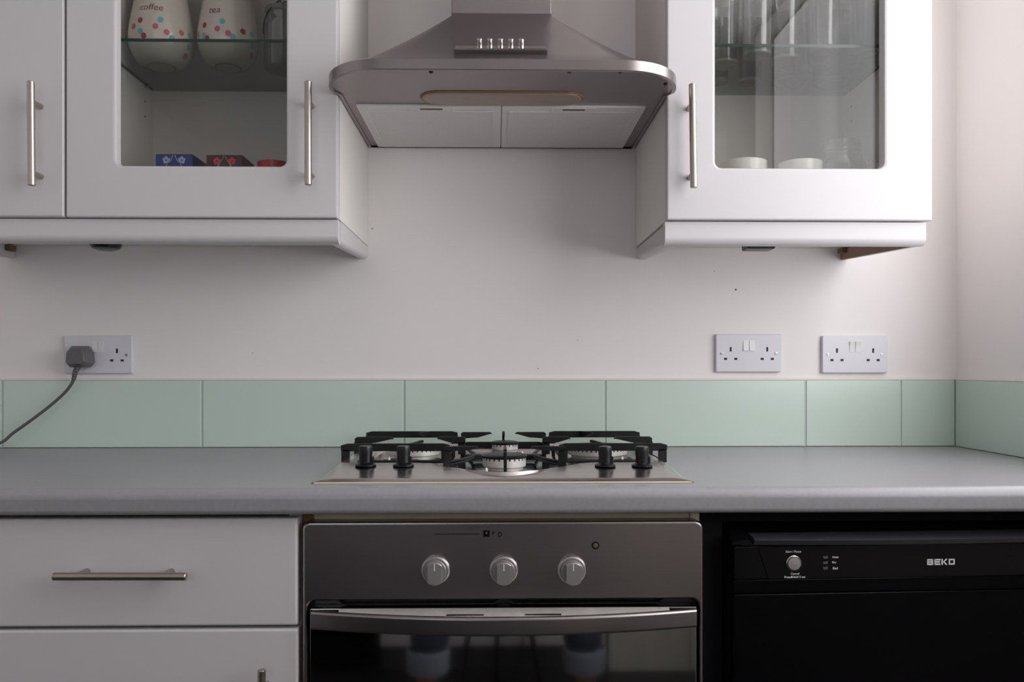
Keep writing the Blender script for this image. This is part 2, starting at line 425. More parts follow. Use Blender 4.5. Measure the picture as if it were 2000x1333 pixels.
def carcass(parent, x0, x1, z0, z1, depth, shell=False):
    t = .018
    for a, b in ((x0, x0+t), (x1-t, x1)): obj('side_panel', B(a, b, -depth, -.001, z0, z1, .0006), 'carcass' if not shell else 'white', parent)
    obj('bottom_panel', B(x0+t, x1-t, -depth, -.002, z0, z0+t), 'carcass', parent)
    obj('top_panel', B(x0+t, x1-t, -depth, -.002, z1-t, z1), 'carcass', parent)
    obj('back_panel', B(x0+t, x1-t, -.012, -.0015, z0+t, z1-t), 'carcass', parent)
ZSH = Z(1000, 88, .28)                # glass shelves
def glass_shelf(label, x0, x1, z):
    t = thing('glass_shelf', label, 'shelf', ((x0+x1)/2, -.15, z))
    obj('glass_sheet', B(x0+.002, x1-.002, -.282, -.016, z, z+.006), 'shelf', t)
    obj('front_edge', B(x0+.002, x1-.002, -.2832, -.2821, z, z+.006, .0004), 'shelfedge', t)
    for x in (x0+.0012, x1-.0012): obj('side_edge', B(x-.0006, x+.0006, -.282, -.016, z, z+.006), 'shelfedge', t)
    return t
def shelf_pins(parent, x0, x1, z):
    for x, s in ((x0, 1), (x1, -1)):
        for w in (.05, .24):
            obj('shelf_pin', lathe(nb(), [(.0025, 0), (.0025, s*.009)], (x, -w, z-.0027), 'X', 10), 'screw', parent)
            for k in (1, 2): obj('pin_hole', lathe(nb(), [(.0022, 0), (.0022, s*.0004)], (x, -w, z-.0027-.032*k), 'X', 10), 'dark', parent)

# left glazed unit
lx0, lx1 = X(126, WD)-.0015, X(719, 0)
t = thing('wall_cabinet', 'white glass-door wall cabinet holding the coffee and tea canisters', 'cabinet', ((lx0+lx1)/2, -.16, ZB), )
carcass(t, lx0, lx1, ZB, ZT, WD-.022)
d = glass_door(t, X(128, WD), X(659, WD), ZB, ZT-.002, X(229, WD-.006), X(560, WD-.006), Z(400, 325, WD-.006), ZT-.09)
bar_handle(d, 602, 159, 602, 362, WD, (.19, .875))
shelf_pins(t, lx0+.018, lx1-.018, ZSH)
glass_shelf('green-edged glass shelf under the coffee and tea canisters', lx0+.018, lx1-.018, ZSH)
# plain unit at the far left
px0 = X(28, 0)-.018
t = thing('wall_cabinet', 'narrow plain white wall cabinet at the left edge, solid door', 'cabinet', ((px0+lx0)/2, -.16, ZB))
carcass(t, px0+.0005, lx0-.0005, ZB, ZT, WD-.022)
d = plain_door(t, px0+.002, X(124.5, WD), ZB, ZT-.002)
bar_handle(d, 60, 159, 62, 363, WD, (.19, .875))
# right glazed unit
rx0, rx1 = X(1241, 0), X(1822, WD)
t = thing('wall_cabinet', 'white glass-door wall cabinet full of drinking glasses, beside the right wall', 'cabinet', ((rx0+rx1)/2, -.16, ZB))
carcass(t, rx0, rx1-.003, ZB, ZT, WD-.022)
d = glass_door(t, X(1303, WD), rx1, ZB-.001, ZT-.002, X(1396, WD-.006), X(1724, WD-.006), Z(1500, 329, WD-.006), ZT-.09)
bar_handle(d, 1352, 164, 1355, 367, WD, (.19, .865))
shelf_pins(t, rx0+.018, rx1-.021, ZSH-.0015)
glass_shelf('green-edged glass shelf under the drinking glasses', rx0+.018, rx1-.021, ZSH-.0015)

# pelmets (light rails) under the cabinets, with their returns to the wall
def pelmet(name, label, xa, xb, zlow_front, zlow_wall, rets, zt):
    """front rail from xa to xb, returns at the x positions in rets (x outer, direction inwards, inner material)"""
    wf = .330; th = .018
    t = thing(name, label, 'pelmet', ((xa+xb)/2, -wf+.05, zlow_front))
    def prof(x):
        r = .014; p = [(x, -(wf-th), zt), (x, -wf, zt)]
        for i in range(7):
            a = PI/2*i/6; p.append((x, -(wf-r+r*math.cos(a)), zlow_front+r-r*math.sin(a)))
        p += [(x, -(wf-th), zlow_front)]
        return p
    bm = nb(); loft(bm, [prof(xa+.002), prof(xb-.002)], True, True, True)
    obj('front_rail', bm, 'white', t, 40)
    for xo, s, im in rets:
        bm = nb(); loops = []
        for w, zl in ((wf-th-.0005, zlow_front), (.0005, zlow_wall)):
            r = .010; lp = [(xo, -w, zt)]
            for i in range(6):
                a = PI/2*i/5; lp.append((xo+s*(r-r*math.cos(a)), -w, zl+r-r*math.sin(a)))
            lp += [(xo+s*(th-.001), -w, zl), (xo+s*(th-.001), -w, zt)]; loops.append(lp)
        loft(bm, loops, True, True, True)
        rt = obj('side_return', bm, 'white', t, 40)
        if im:
            lo = [[(xo+s*(th-.0008), -w, zl+.001), (xo+s*th, -w, zl+.001), (xo+s*th, -w, zt), (xo+s*(th-.0008), -w, zt)] for w, zl in ((wf-th-.001, zlow_front), (.001, zlow_wall))]
            obj('raw_inner_face', loft(nb(), lo, True, True, True), im, rt)
            xx = xo+s*th
            obj('bracket', B(xx, xx+s*.012, -.035, -.012, zlow_wall+.012, zt-.002, .001), 'brownedge', rt)
    return t
zlf = Z(1000, 477, .325); zlw = Z(1000, 507, 0)
pelmet('cabinet_pelmet', 'white pelmet rail under the two left wall cabinets', px0, X(662, .33), zlf, zlw, ((X(719, 0), -1, None), (px0, 1, 'white')), ZB-.0015)
pelmet('cabinet_pelmet', 'white pelmet rail under the right wall cabinet', X(1297, .33), X(1811, .33), zlf-.001, zlw, ((X(1244, 0), 1, None), (X(1811, .33), -1, 'rawboard')), ZB-.003)
# under-cabinet lights
def puck(px0, px1, py, w, label, dome):
    x0, x1 = X(px0, w), X(px1, w); c = (x0+x1)/2; z = Z((px0+px1)/2, py, w)
    t = thing('cabinet_light', label, 'light', (c, -w, z))
    r = (x1-x0)/2
    if dome:
        obj('housing', lathe(nb(), [(r*.55, 0), (r*.85, .003), (r, .010), (r, .02), (r*.9, ZB-z)], (c, -w, z), 'Z', 28), 'blackplastic', t)
        obj('mounting_clip', B(x1-.004, x1+.008, -w-.01, -w+.01, z+.012, ZB-.0005, .001), 'cream', t)
    else:
        obj('housing', B(x0, x1, -w-.02, -w+.02, z, ZB-.0005, .003), 'blackplastic', t)
        obj('lens', B(x0+.006, x1-.006, -w-.0212, -w-.02, z+.003, z+.01, .0005), 'plinth', t)
        for x in (x0+.003, x1-.003): obj('screw', lathe(nb(), [(.002, 0), (.0015, .001)], (x, -w-.02, z+.006), 'Y', 10), 'screw', t)
puck(177, 236, 489, .20, 'round black light under the left glass-door cabinet', True)
puck(1454, 1508, 489, .20, 'small rectangular black light under the right cabinet', False)

# ------------------------------------------------------------------ contents of the left cabinet
ZS = ZSH+.0062
def canister(cpx, r0, word, ink, wpx, dots, lab, tx, ty):
    w = .135; k = F/(-CY-w); cx = X(cpx, w); cyw = -w; s = r0/.066
    prof = [(.026, 0), (.027, .0008), (.031, .0008), (.034, .002), (.047, .006), (.057, .020), (.0635, .036), (.066, .054), (.0645, .072), (.0605, .095), (.0555, .120), (.051, .145), (.048, .165), (.047, .175)]
    prof = [(a*s, b) for a, b in prof]
    def rad(h):
        for (a, p), (b, q) in zip(prof, prof[1:]):
            if p <= h <= q: return a+(b-a)*(h-p)/max(q-p, 1e-6)
        return prof[-1][0]
    t = thing('storage_canister', lab, 'canister', (cx, cyw, ZS))
    obj('body', lathe(nb(), prof, (cx, cyw, ZS), 'Z', 48), 'ceramic', t, 60)
    obj('foot_ring', lathe(nb(), [(.0262*s, -.0001), (.0285*s, -.0001), (.0300*s, .0009), (.0262*s, .0009), (.0262*s, -.0001)], (cx, cyw, ZS), 'Z', 40), 'footring', t)
    obj('lid', lathe(nb(), [(.046*s, .1752), (.050*s, .1755), (.050*s, .186), (.044*s, .192), (.012, .196), (.008, .200), (.012, .207), (.011, .214), (0, .217)], (cx, cyw, ZS), 'Z', 40), 'ceramic', t, 60)
    def surf(px, py):
        wf = w+r0*.9
        h = Z(px, py, wf)-ZS
        return h
    def wrap(bm, px, py, off):
        h = surf(px, py); R = rad(max(.003, h)); q = 0
        for _ in range(5): q = max(-.97, min(.97, (X(px, w+R*math.sqrt(1-q*q))-cx)/R))
        a0 = math.asin(q)
        for v in bm.verts:
            hh = h+v.co.z; RR = rad(max(.003, hh))+off; a = a0+v.co.x/RR
            v.co = (cx+RR*math.sin(a), cyw-RR*math.cos(a), ZS+hh)
    bm = text_mesh(word, wpx/(F/(-CY-w-.05)), None, shear=.1, bold=-.004)
    bmesh.ops.subdivide_edges(bm, edges=bm.edges, cuts=1)
    wrap(bm, tx, ty, .0006); obj('lettering', bm, ink, t, 0)
    for c, px, py in dots:
        b2 = nb(); vs = [b2.verts.new((.0056*math.cos(2*PI*i/16), 0, .0058*math.sin(2*PI*i/16))) for i in range(16)]
        mid = b2.verts.new((0, 0, 0))
        for i in range(16): b2.faces.new((vs[i], vs[(i+1) % 16], mid))
        wrap(b2, px, py, .0006 if c != 'teal' else .0004)
        obj('printed_dot', b2, c, t, 0)
zp = lambda x, y: (220+x/3.919, y/3.919)
D1 = [('crimson', 212, 158), ('crimson', 238, 279), ('pink', 328, 207), ('pink', 413, 242), ('teal', 367, 150), ('teal', 212, 243), ('teal', 452, 278), ('salmon', 519, 215), ('teal', 574, 208), ('salmon', 160, 195), ('teal', 585, 296), ('crimson', 604, 366)]
D2 = [('crimson', 704, 188), ('crimson', 724, 292), ('pink', 801, 228), ('pink', 883, 258), ('teal', 838, 169), ('teal', 700, 266), ('teal', 921, 279), ('crimson', 997, 222), ('teal', 1059, 218), ('salmon', 656, 240), ('teal', 1063, 298), ('crimson', 1082, 366)]
canister(316, .0635, 'coffee', 'brownink', 44, [(c,)+zp(x, y) for c, x, y in D1], 'cream spotted canister lettered coffee on the glass shelf', 295, 13)
canister(446, .0600, 'tea', 'redink', 23, [(c,)+zp(x, y) for c, x, y in D2], 'cream spotted canister lettered tea on the glass shelf', 419, 20)
# clip-top glass jar to the right of the canisters
w = .12; jx = X(551, w)
t = thing('clip_top_jar', 'clear glass jar with a dark wire clip right of the tea canister', 'jar', (jx, -w, ZS))
obj('body', lathe(nb(), [(.030, 0), (.036, .004), (.037, .02), (.037, .085), (.031, .10), (.031, .115), (.029, .115), (.029, .10), (.0345, .084), (.0345, .02), (.03, .006), (0, .006)], (jx, -w, ZS), 'Z', 36), 'jarglass', t)
obj('lid', lathe(nb(), [(.032, .1155), (.034, .118), (.034, .126), (.02, .132), (0, .133)], (jx, -w, ZS), 'Z', 32), 'jarglass', t)
pts = [(X(a, w+.03), -(w+.03), Z(a, b, w+.03)) for a, b in ((514, 66), (515, 50), (518, 36), (526, 20), (538, 7), (550, -2), (562, -6))]
obj('wire_clip', tube(nb(), spline(pts, 6), .0016, 8), 'blackiron', t)
pts = [(X(a, w+.03), -(w+.03), Z(a, b, w+.03)) for a, b in ((541, 6), (547, 2), (551, 10), (556, 3), (564, 8))]
obj('wire_catch', tube(nb(), spline(pts, 6), .0013, 8), 'blackiron', t)

# patterned boxes and red bowl on the cabinet floor
ZF = ZB+.0182
def flower(bm, cx, cz, r, y):
    for i in range(5):
        a = PI/2+2*PI*i/5; px, pz = cx+r*.62*math.cos(a), cz+r*.62*math.sin(a)
        vs = [bm.verts.new((px+r*.45*math.cos(2*PI*k/8), y, pz+r*.45*math.sin(2*PI*k/8))) for k in range(8)]
        bm.faces.new(vs)
def arc(bm, pts, wd, y):
    n = len(pts); L = []
    for i, p in enumerate(pts):
        a = pts[max(0, i-1)]; b = pts[min(n-1, i+1)]; tx, tz = b[0]-a[0], b[1]-a[1]; l = math.hypot(tx, tz) or 1
        nx, nz = -tz/l*wd/2, tx/l*wd/2
        L.append((bm.verts.new((p[0]+nx, y, p[1]+nz)), bm.verts.new((p[0]-nx, y, p[1]-nz))))
    for (a, b), (c, d_) in zip(L, L[1:]): bm.faces.new((a, b, d_, c))
def pat_box(pxa, pxb, py, lab, front, side, fl, ar, leaf):
    w = .215; x0, x1 = X(pxa, w), X(pxb, w); z1 = Z((pxa+pxb)/2, py, w)
    t = thing('patterned_box', lab, 'box', ((x0+x1)/2, -w+.05, ZF))
    bx = obj('carton', B(x0, x1, -w, -w+.075, ZF, z1, .0008, 1), side, t, 30)
    yy = -w-.0004
    obj('front_panel', B(x0+.0005, x1-.0005, yy+.0001, -w-.00005, ZF+.0005, z1-.0005), front, t)
    wdt = x1-x0; yy -= .0002
    b1, b2, b3 = nb(), nb(), nb()
    for row in range(3):
        zc = z1-.012-row*.034
        for f in (.29, .71): flower(b1, x0+wdt*f, zc, .0072, yy)
        for sgn in (-1, 1):
            arc(b2, [(x0+wdt*.5+sgn*wdt*(.03+.20*(q/8)**1.6), zc+.010-.022*q/8) for q in range(9)], .0014, yy-.0001)
            arc(b2, [(x0+wdt*(.5+sgn*.46)-sgn*wdt*.24*(q/8), zc-.018-.005*math.sin(PI*q/8)) for q in range(9)], .0014, yy-.0001)
            arc(b3, [(x0+wdt*(.5+sgn*.14)+sgn*wdt*.05*(q/4), zc-.004-.010*(q/4)) for q in range(5)], .0022, yy-.0002)
    obj('flower_print', b1, fl, t, 0); obj('scroll_print', b2, ar, t, 0); obj('leaf_print', b3, leaf, t, 0)['kind'] = 'stuff'
pat_box(304, 376, 301, 'blue box with lilac flowers on the cabinet floor', 'boxblue', 'boxblueside', 'lilac', 'lilac', 'boxblue')
pat_box(403, 474, 303, 'dark box with pink flowers on the cabinet floor', 'boxdark', 'boxdarkside', 'rosepink', 'olive', 'olive')
def bowl(cx, w, r, h, m, name, lab, cat, th=.004):
    t = obj(name, lathe(nb(), [(r*.45, 0), (r*.7, h*.15), (r*.93, h*.55), (r, h), (r-th, h), (r*.93-th, h*.55), (r*.68-th*.5, h*.22), (0, h*.12)], (cx, -w, ZF), 'Z', 40), m)
    return finish(t, lab, cat)
w = .22; zr = Z(532, 320, w)-ZF
bowl(X(536, w), w, .032, zr, 'redbowl', 'bowl', 'red bowl whose rim shows beside the pink flowered box', 'bowl')

# ------------------------------------------------------------------ contents of the right cabinet
def mug(cpx, wpx, py, w, lab):
    k = F/(-CY-w); r = wpx/k/2; cx = X(cpx, w); h = Z(cpx, py, w+0)-ZF
    t = thing('cup', lab, 'cup', (cx, -w, ZF))
    obj('body', lathe(nb(), [(r*.8, 0), (r*.95, .006), (r, .02), (r, h-.001), (r-.0015, h), (r-.003, h-.001), (r-.0035, .02), (r*.8, .008), (0, .006)], (cx, -w, ZF), 'Z', 40), 'whiteceramic', t)
    pts = [(cx-.002, -w+r-.001, ZF+h*.78), (cx, -w+r+.02, ZF+h*.78), (cx, -w+r+.03, ZF+h*.5), (cx, -w+r+.018, ZF+h*.24), (cx-.002, -w+r-.001, ZF+h*.24)]
    obj('handle', tube(nb(), spline(pts, 6), .0045, 10), 'whiteceramic', t)
mug(1452, 90, 318, .195, 'white cup at the left on the floor of the right cabinet')
mug(1563, 84, 319, .20, 'white cup left of the glass jar in the right cabinet')
mug(1718, 60, 324, .20, 'white cup behind the right edge of the door, right of the glass jar')
w = .205; jx = X(1645, w); k = F/(-CY-w); zj = Z(1645, 278, w)-ZF
R0 = 43/k; R1 = 33/k; prof = [(R0*.9, 0), (R0, .006), (R0, zj-.052), (R0*.97, zj-.044), (R1*1.1, zj-.036), (R1*1.12, zj-.032), (R1*1.02, zj-.029), (R1, zj-.024), (R1*1.06, zj-.022), (R1*1.06, zj-.020), (R1, zj-.018), (R1, zj-.012), (R1*1.06, zj-.010), (R1*1.06, zj-.008), (R1, zj-.006), (R1, zj), (R1-.003, zj), (R1-.003, zj-.034), (R0-.004, zj-.05), (R0-.004, .008), (0, .006)]
o = obj('glass_jar', lathe(nb(), prof, (jx, -w, ZF), 'Z', 44), 'jarglass', None, 50)
finish(o, 'lidless clear glass jar with a threaded neck in the right cabinet', 'jar')
ZS2 = ZSH-.0015+.0062
TUMB = [(1413, 128, 56, .13, 'leftmost in the front row'), (1478, 110, 54, .145, 'second from the left in the front row'), (1532, 121, 64, .15, 'third from the left in the front row'),
        (1609, 105, 56, .15, 'third from the right in the front row'), (1692, 108, 50, .135, 'rightmost in the front row'),
        (1592, 135, 52, .14, 'between the rows near the middle'), (1662, 131, 46, .14, 'between the rows near the right'),
        (1400, 162, 44, .13, 'leftmost in the back row'), (1464, 162, 46, .13, 'second from the left in the back row'), (1545, 163, 72, .14, 'widest in the back row'), (1632, 164, 74, .14, 'rightmost in the back row')]
placed = []
for px, py, wp, h, lab in TUMB:
    cx, cw = on(px, py, ZS2); r = wp/2*(-CY-cw)/F
    cw = min(max(cw, .02+r*1.12), .277-r*1.12)
    placed.append([cx, cw, r, h, lab])
for it in range(60):                                     # let the glasses stand clear of each other
    for i in range(len(placed)):
        for j in range(i):
            a, b = placed[i], placed[j]; dx, dw = a[0]-b[0], a[1]-b[1]; dd = math.hypot(dx, dw) or 1e-6
            need = (a[2]+b[2])*1.13+.001
            if dd < need:
                q = (need-dd)/2/dd; a[0] += dx*q; a[1] += dw*q; b[0] -= dx*q; b[1] -= dw*q
    for a in placed:
        m_ = a[2]*1.12+.002
        a[0] = min(max(a[0], rx0+.02+m_), rx1-.023-m_); a[1] = min(max(a[1], .017+m_), .280-m_)
for cx, cw, r, h, lab in placed:
    R = r*1.1
    prof = [(r*.96, 0), (r, .002), (r*1.01, .02), (R, h), (R-.0015, h), (r*1.01-.002, .022), (r*.9, .010), (0, .008)]
    o = obj('tumbler', lathe(nb(), prof, (cx, -cw, ZS2), 'Z', 32), 'tumbler', None, 50)
    obj('base_rim', lathe(nb(), [(r*.80, -.0002), (r*.97, -.0002), (r*1.005, .0012), (r*1.012, .0045), (r*1.004, .0045), (r*.80, .0012), (r*.80, -.0002)], (cx, -cw, ZS2), 'Z', 32), 'glassring', o, 50)
    finish(o, 'clear glass tumbler on the right glass shelf, '+lab, 'glass', 'tumblers on the right glass shelf')

# ================================================================== EXTRACTOR HOOD
HC = X(980, .3)                                        # its middle
zu = Z(980, 288, .006)                                 # underside at the wall
hz0 = zu; hz1 = Z(980, 112, .47)                       # rim: lower and upper edge
HA = (X(1240, 0)-X(719, 0))/2-.0012                    # half width between the cabinets
HC = (X(1240, 0)+X(719, 0))/2
def hood_outline(ins=0, n=10):
    """plan points (x, w) from the back left round the front to the back right"""
    D = .470-ins; a0 = HA-ins; a1 = HA+.010-ins; r = .105-ins*.6
    P = [(-a0, 0.002), (-a0, .12), (-a0, .24), (-a0, WD+.003), (-a1, WD+.022)]
    cw = D-r
    if cw < WD+.024: cw = WD+.024
    ry = D-cw
    for i in range(1, n+1):
        a = PI/2*i/n; P.append((-(a1-r)-r*math.cos(a), cw+ry*math.sin(a)))
    m = 7; xf = a1-r
    for i in range(1, m): P.append((-xf+2*xf*i/m, D))
    Q = [(-x, w) for x, w in P[:5+n][::-1]]
    return [(HC+x, w) for x, w in P+Q]
OUT = hood_outline(); IN = hood_outline(.007); IN2 = hood_outline(.004)
hood = thing('extractor_hood', 'stainless steel chimney extractor hood above the gas hob', 'extractor hood', (HC, -.2, hz0))
lv = lambda P, z: [(x, -w, z) for x, w in P]
bm = nb(); loft(bm, [lv(IN, hz0+.004), lv(IN, hz0), lv(IN2, hz0-.0005), lv(OUT, hz0+.001), lv(OUT, hz1-.003), lv(IN2, hz1), lv(IN, hz1)], True)
obj('rim', bm, 'steel_h', hood, 50)
obj('underside', loft(nb(), [lv(IN, hz0+.006), lv(IN, hz0+.002)], True, True, True), 'steel_h', hood)
# sloping canopy up to the chimney
CHW = .255; cxl, cxr = X(881, CHW), X(1078, CHW); chz = Z(980, 32, CHW)
n = len(IN); tops = []
def topmap(i):
    x, w = IN[i]
    nl = 5+10
    if i < nl:                      # left side and corner
        f = min(1, i/(nl-1)/.55); return (cxl, .01+(CHW-.01)*f)
    if i >= n-nl:
        f = min(1, (n-1-i)/(nl-1)/.55); return (cxr, .01+(CHW-.01)*f)
    f = (i-nl+1)/(n-2*nl+1); return (cxl+(cxr-cxl)*f, CHW)
TOP = [topmap(i) for i in range(n)]
loops = []
for q in range(9):
    f = q/8; g = f**1.18          # slightly hollow slope
    loops.append([(a[0]+(b[0]-a[0])*f, -(a[1]+(b[1]-a[1])*f), hz1+(chz-hz1)*g) for a, b in zip(IN, TOP)])
obj('canopy', loft(nb(), loops, True, False, True), 'steel_h', hood, 30)
obj('chimney', B(cxl+.0005, cxr-.0005, -CHW+.002, -.001, chz-.003, H-.001, .003), 'steel_h', hood)
# control panel on the front slope
def slope(px, f):                   # point on the front slope at fraction f, with outward offset o
    D = .470-.007; w = D+(CHW-D)*f; z = hz1+(chz-hz1)*f**1.18
    return w, z
def SP(x, f, o=0):
    w, z = slope(0, f); w2, z2 = slope(0, min(1, f+.02)); w1, z1_ = slope(0, f-.02 if f > .02 else 0)
    tw, tz = w2-w1, z2-z1_; l = math.hypot(tw, tz); nw, nz = tz/l, -tw/l
    if nw < 0: nw, nz = -nw, -nz
    return (x, -(w+o*nw), z+o*nz)
pl0, pl1 = X(886, .3), X(1074, .3); bl0, bl1 = X(888, .4), X(1067, .4)
bm = nb(); loops = []
for f in (.20, .35, .55, .75, .985):
    q = (f-.2)/.785; xa = bl0+(cxl+.001-bl0)*q; xb = bl1+(cxr-.001-bl1)*q
    loops.append([SP(xa, f, .0), SP(xa, f, .007), SP(xb, f, .007), SP(xb, f, .0)])
obj('control_panel', loft(bm, loops, True, True, True), 'steel_h', hood)
bm = nb()
a, b = SP(bl0+.002, .20, 0), SP(bl0+.002, .20, .0095); c, d_ = SP(bl0+.002, .265, .0095), SP(bl0+.002, .265, 0)
l1 = [a, b, c, d_]; l2 = [(bl1-.002, p[1], p[2]) for p in l1]
obj('control_ledge', loft(bm, [l1, l2], True, True, True), 'chrome', hood)
for px in (937, 957, 978, 998, 1018):
    p0 = Vector(SP(X(px, .40), .32, .0068)); p1 = Vector(SP(X(px, .40), .32, .018)); d_ = p1-p0
    obj('button', tube(nb(), [p0, p0+d_*.9, p1], [.0048, .0048, .004], 18), 'chrome', hood)
# lamp cover, filters, screws in the underside
zq = hz0+.0018
def stadium(x0, x1, w0, w1, n=10):
    r = (w1-w0)/2; c = (w0+w1)/2; P = []
    for i in range(n+1):
        a = -PI/2+PI*i/n; P.append((x1-r+r*math.cos(a), c+r*math.sin(a)))
    for i in range(n+1):
        a = PI/2+PI*i/n; P.append((x0+r+r*math.cos(a), c+r*math.sin(a)))
    return P
la, wb = on(820, 203, zq); lb, wa = on(1140, 179, zq); la = X(820, (wa+wb)/2); lb = X(1140, (wa+wb)/2)
w0, w1 = min(wa, wb), max(wa, wb)
lc = obj('lamp_cover', loft(nb(), [lv(stadium(la+.004, lb-.004, w0+.004, w1-.004), zq+.001), lv(stadium(la+.004, lb-.004, w0+.004, w1-.004), zq-.002), lv(stadium(la+.009, lb-.009, w0+.009, w1-.009), zq-.0045)], True, False, True), 'lampcover', hood, 30)
obj('lamp_rim', loft(nb(), [lv(stadium(la, lb, w0, w1), zq), lv(stadium(la+.001, lb-.001, w0+.001, w1-.001), zq-.0012), lv(stadium(la+.004, lb-.004, w0+.004, w1-.004), zq-.0012), lv(stadium(la+.004, lb-.004, w0+.004, w1-.004), zq)], True), 'lamprim', lc)
wf0 = .012; wf1 = on(980, 205, zq)[1]
def grease_filter(xa, xb, slotpx):
    f = thing_part = obj('grease_filter', B(xa, xb, -wf1, -wf0, zq-.004, zq+.0005, .001), 'filter', hood)
    m_ = .016
    obj('filter_mesh', B(xa+m_, xb-m_, -wf1+.026, -wf0-.012, zq-.0048, zq-.004), 'filtermesh', f)
    bm = nb()
    for a, b, c, d_ in ((xa+m_-.003, xb-m_+.003, -wf1+.0235, -wf1+.026), (xa+m_-.003, xb-m_+.003, -wf0-.012, -wf0-.0095), (xa+m_-.003, xa+m_, -wf1+.026, -wf0-.012), (xb-m_, xb-m_+.003, -wf1+.026, -wf0-.012)):
        box(bm, a, b, c, d_, zq-.0056, zq-.0042)
    obj('filter_frame', bm, 'filter', f)
    xs = on(slotpx, 211, zq)[0]
    obj('latch_plate', B(xs-.042, xs+.042, -wf1+.003, -wf1+.022, zq-.0052, zq-.004, .0004), 'filter', f)
    obj('latch_slot', B(xs-.021, xs+.021, -wf1+.007, -wf1+.015, zq-.0054, zq-.0051), 'stone', f)
xm = X(979, .2); 
grease_filter(on(697, 206, zq)[0], xm-.001, 843); grease_filter(xm+.001, on(1262, 206, zq)[0], 1120)
for px, py in ((842, 139), (1112, 139), (1211, 139), (1300, 163)):
    x, w = on(px, py+3, hz0)
    obj('rim_screw', lathe(nb(), [(.0035, 0), (.0035, -.002), (.002, -.003)], (x, -w, hz0+.0021), 'Z', 12), 'dark', hood)

# ================================================================== SOCKETS
def socket(px0, px1, py0, py1, label, pressed=(0, 0)):
    wf = .0095
    x0, z1 = at(px0, py0, wf); x1, z0 = at(px1, py1, wf); xm_, zm = (x0+x1)/2, (z0+z1)/2; W, Hh = x1-x0, z1-z0
    t = thing('wall_socket', label, 'socket', (xm_, 0, z0))
    obj('faceplate', plate(nb(), x0, x1, z0, z1, -.0003, -wf, .003, .0018), 'plate', t)
    def hole(x, z, a, b): obj('pin_slot', B(x-a, x+a, -wf-.0003, -wf+.002, z-b, z+b), 'dark', t)
    for s in (-1, 1):
        cx = xm_+s*W*.278
        hole(cx, zm+Hh*.10, .0021, .0050); hole(cx-W*.077, zm-Hh*.155, .0034, .0024); hole(cx+W*.077, zm-Hh*.155, .0034, .0024)
        obj('fixing_screw', lathe(nb(), [(.0034, -.0005), (.0034, .0006), (.0026, .0009)], (xm_+s*W*.415, -wf, zm-Hh*.01), 'Y', 16), 'screw', t)
        obj('screw_slot', B(xm_+s*W*.415-.0026, xm_+s*W*.415+.0026, -wf-.0011, -wf-.0007, zm-Hh*.01-.0005, zm-Hh*.01+.0005), 'dark', t)
    for s in (-1, 1):
        cx = xm_+s*W*.046; hw = W*.042; za, zb = zm+Hh*.06, zm+Hh*.34
        k = .0034; up, dn = (k, .0008) if pressed[0 if s < 0 else 1] else (.0008, k)
        l = [[(x, -wf+.001, za), (x, -wf-dn, za), (x, -wf-.0012, (za+zb)/2), (x, -wf-up, zb), (x, -wf+.001, zb)] for x in (cx-hw+.0003, cx+hw-.0003)]
        obj('rocker_switch', loft(nb(), l, True, True, True), 'rocker', t, 20)
        obj('switch_mark', B(cx-.0012, cx+.0012, -wf-.0016-.0004, -wf-.0010, zm+Hh*.205, zm+Hh*.216), 'salmon', t) if False else None
    return t
socket(125, 258, 656, 730, 'double wall socket at the left with a plug in it', (0, 1))
socket(1398.5, 1527, 653, 727, 'double wall socket nearer the hob, of the two empty ones', (0, 0))
socket(1606.5, 1733.5, 656, 729, 'double wall socket nearer the right wall, of the two empty ones', (1, 1))
# plug with its cable
w = .045; pcx = X(148, w); pcz = Z(148, 697, w)
t = thing('plug', 'grey three-pin plug and cable in the left wall socket', 'plug', (pcx, -.03, pcz-.022))
k = F/(-CY-w); hw, hh = 25/k, 21/k
def oct_(s, tz=1, sh=0): return [(pcx+sh+hw*s*x, pcz+hh*s*tz*z) for x, z in ((-.72, -1), (.72, -1), (1, -.62), (.92, .5), (.6, 1), (-.6, 1), (-.92, .5), (-1, -.62))]
obj('plug_body', loft(nb(), [fr(oct_(.86), -.0105), fr(oct_(1.0), -.022), fr(oct_(1.0), -.030), fr(oct_(.74), -.047), fr(oct_(.66), -.049)], True, True, True), 'plug', t, 25)
ex, ez = pcx-.002, pcz-hh
pth = [(ex, -.030, ez+.004), (X(147, .03), -.030, Z(147, 728, .03)), (X(144, .03), -.030, Z(144, 742, .03))]
gl = nb()
sp = spline(pth, 8)
tube(gl, sp, [.0062-.0022*i/len(sp)+(.0009 if i % 3 == 0 else 0) for i in range(len(sp))], 12)
obj('strain_relief', gl, 'cable', t, 25)
pth = [(X(a, ww), -ww, Z(a, b, ww)) for a, b, ww in ((144.5, 738, .03), (140, 750, .03), (126, 768, .03), (98, 793, .032), (60, 822, .036), (25, 847, .04))]
pth += [(X(0, .045), -.045, max(CT+.004, Z(0, 866, .045))), (X(-45, .05), -.06, CT+.0036), (X(-120, .05), -.10, CT+.0036), (X(-260, .05), -.16, CT+.0036), (XL+.12, -.2, CT+.0036)]
obj('cable', tube(nb(), spline(pth, 8), .0034, 10), 'cable', t)

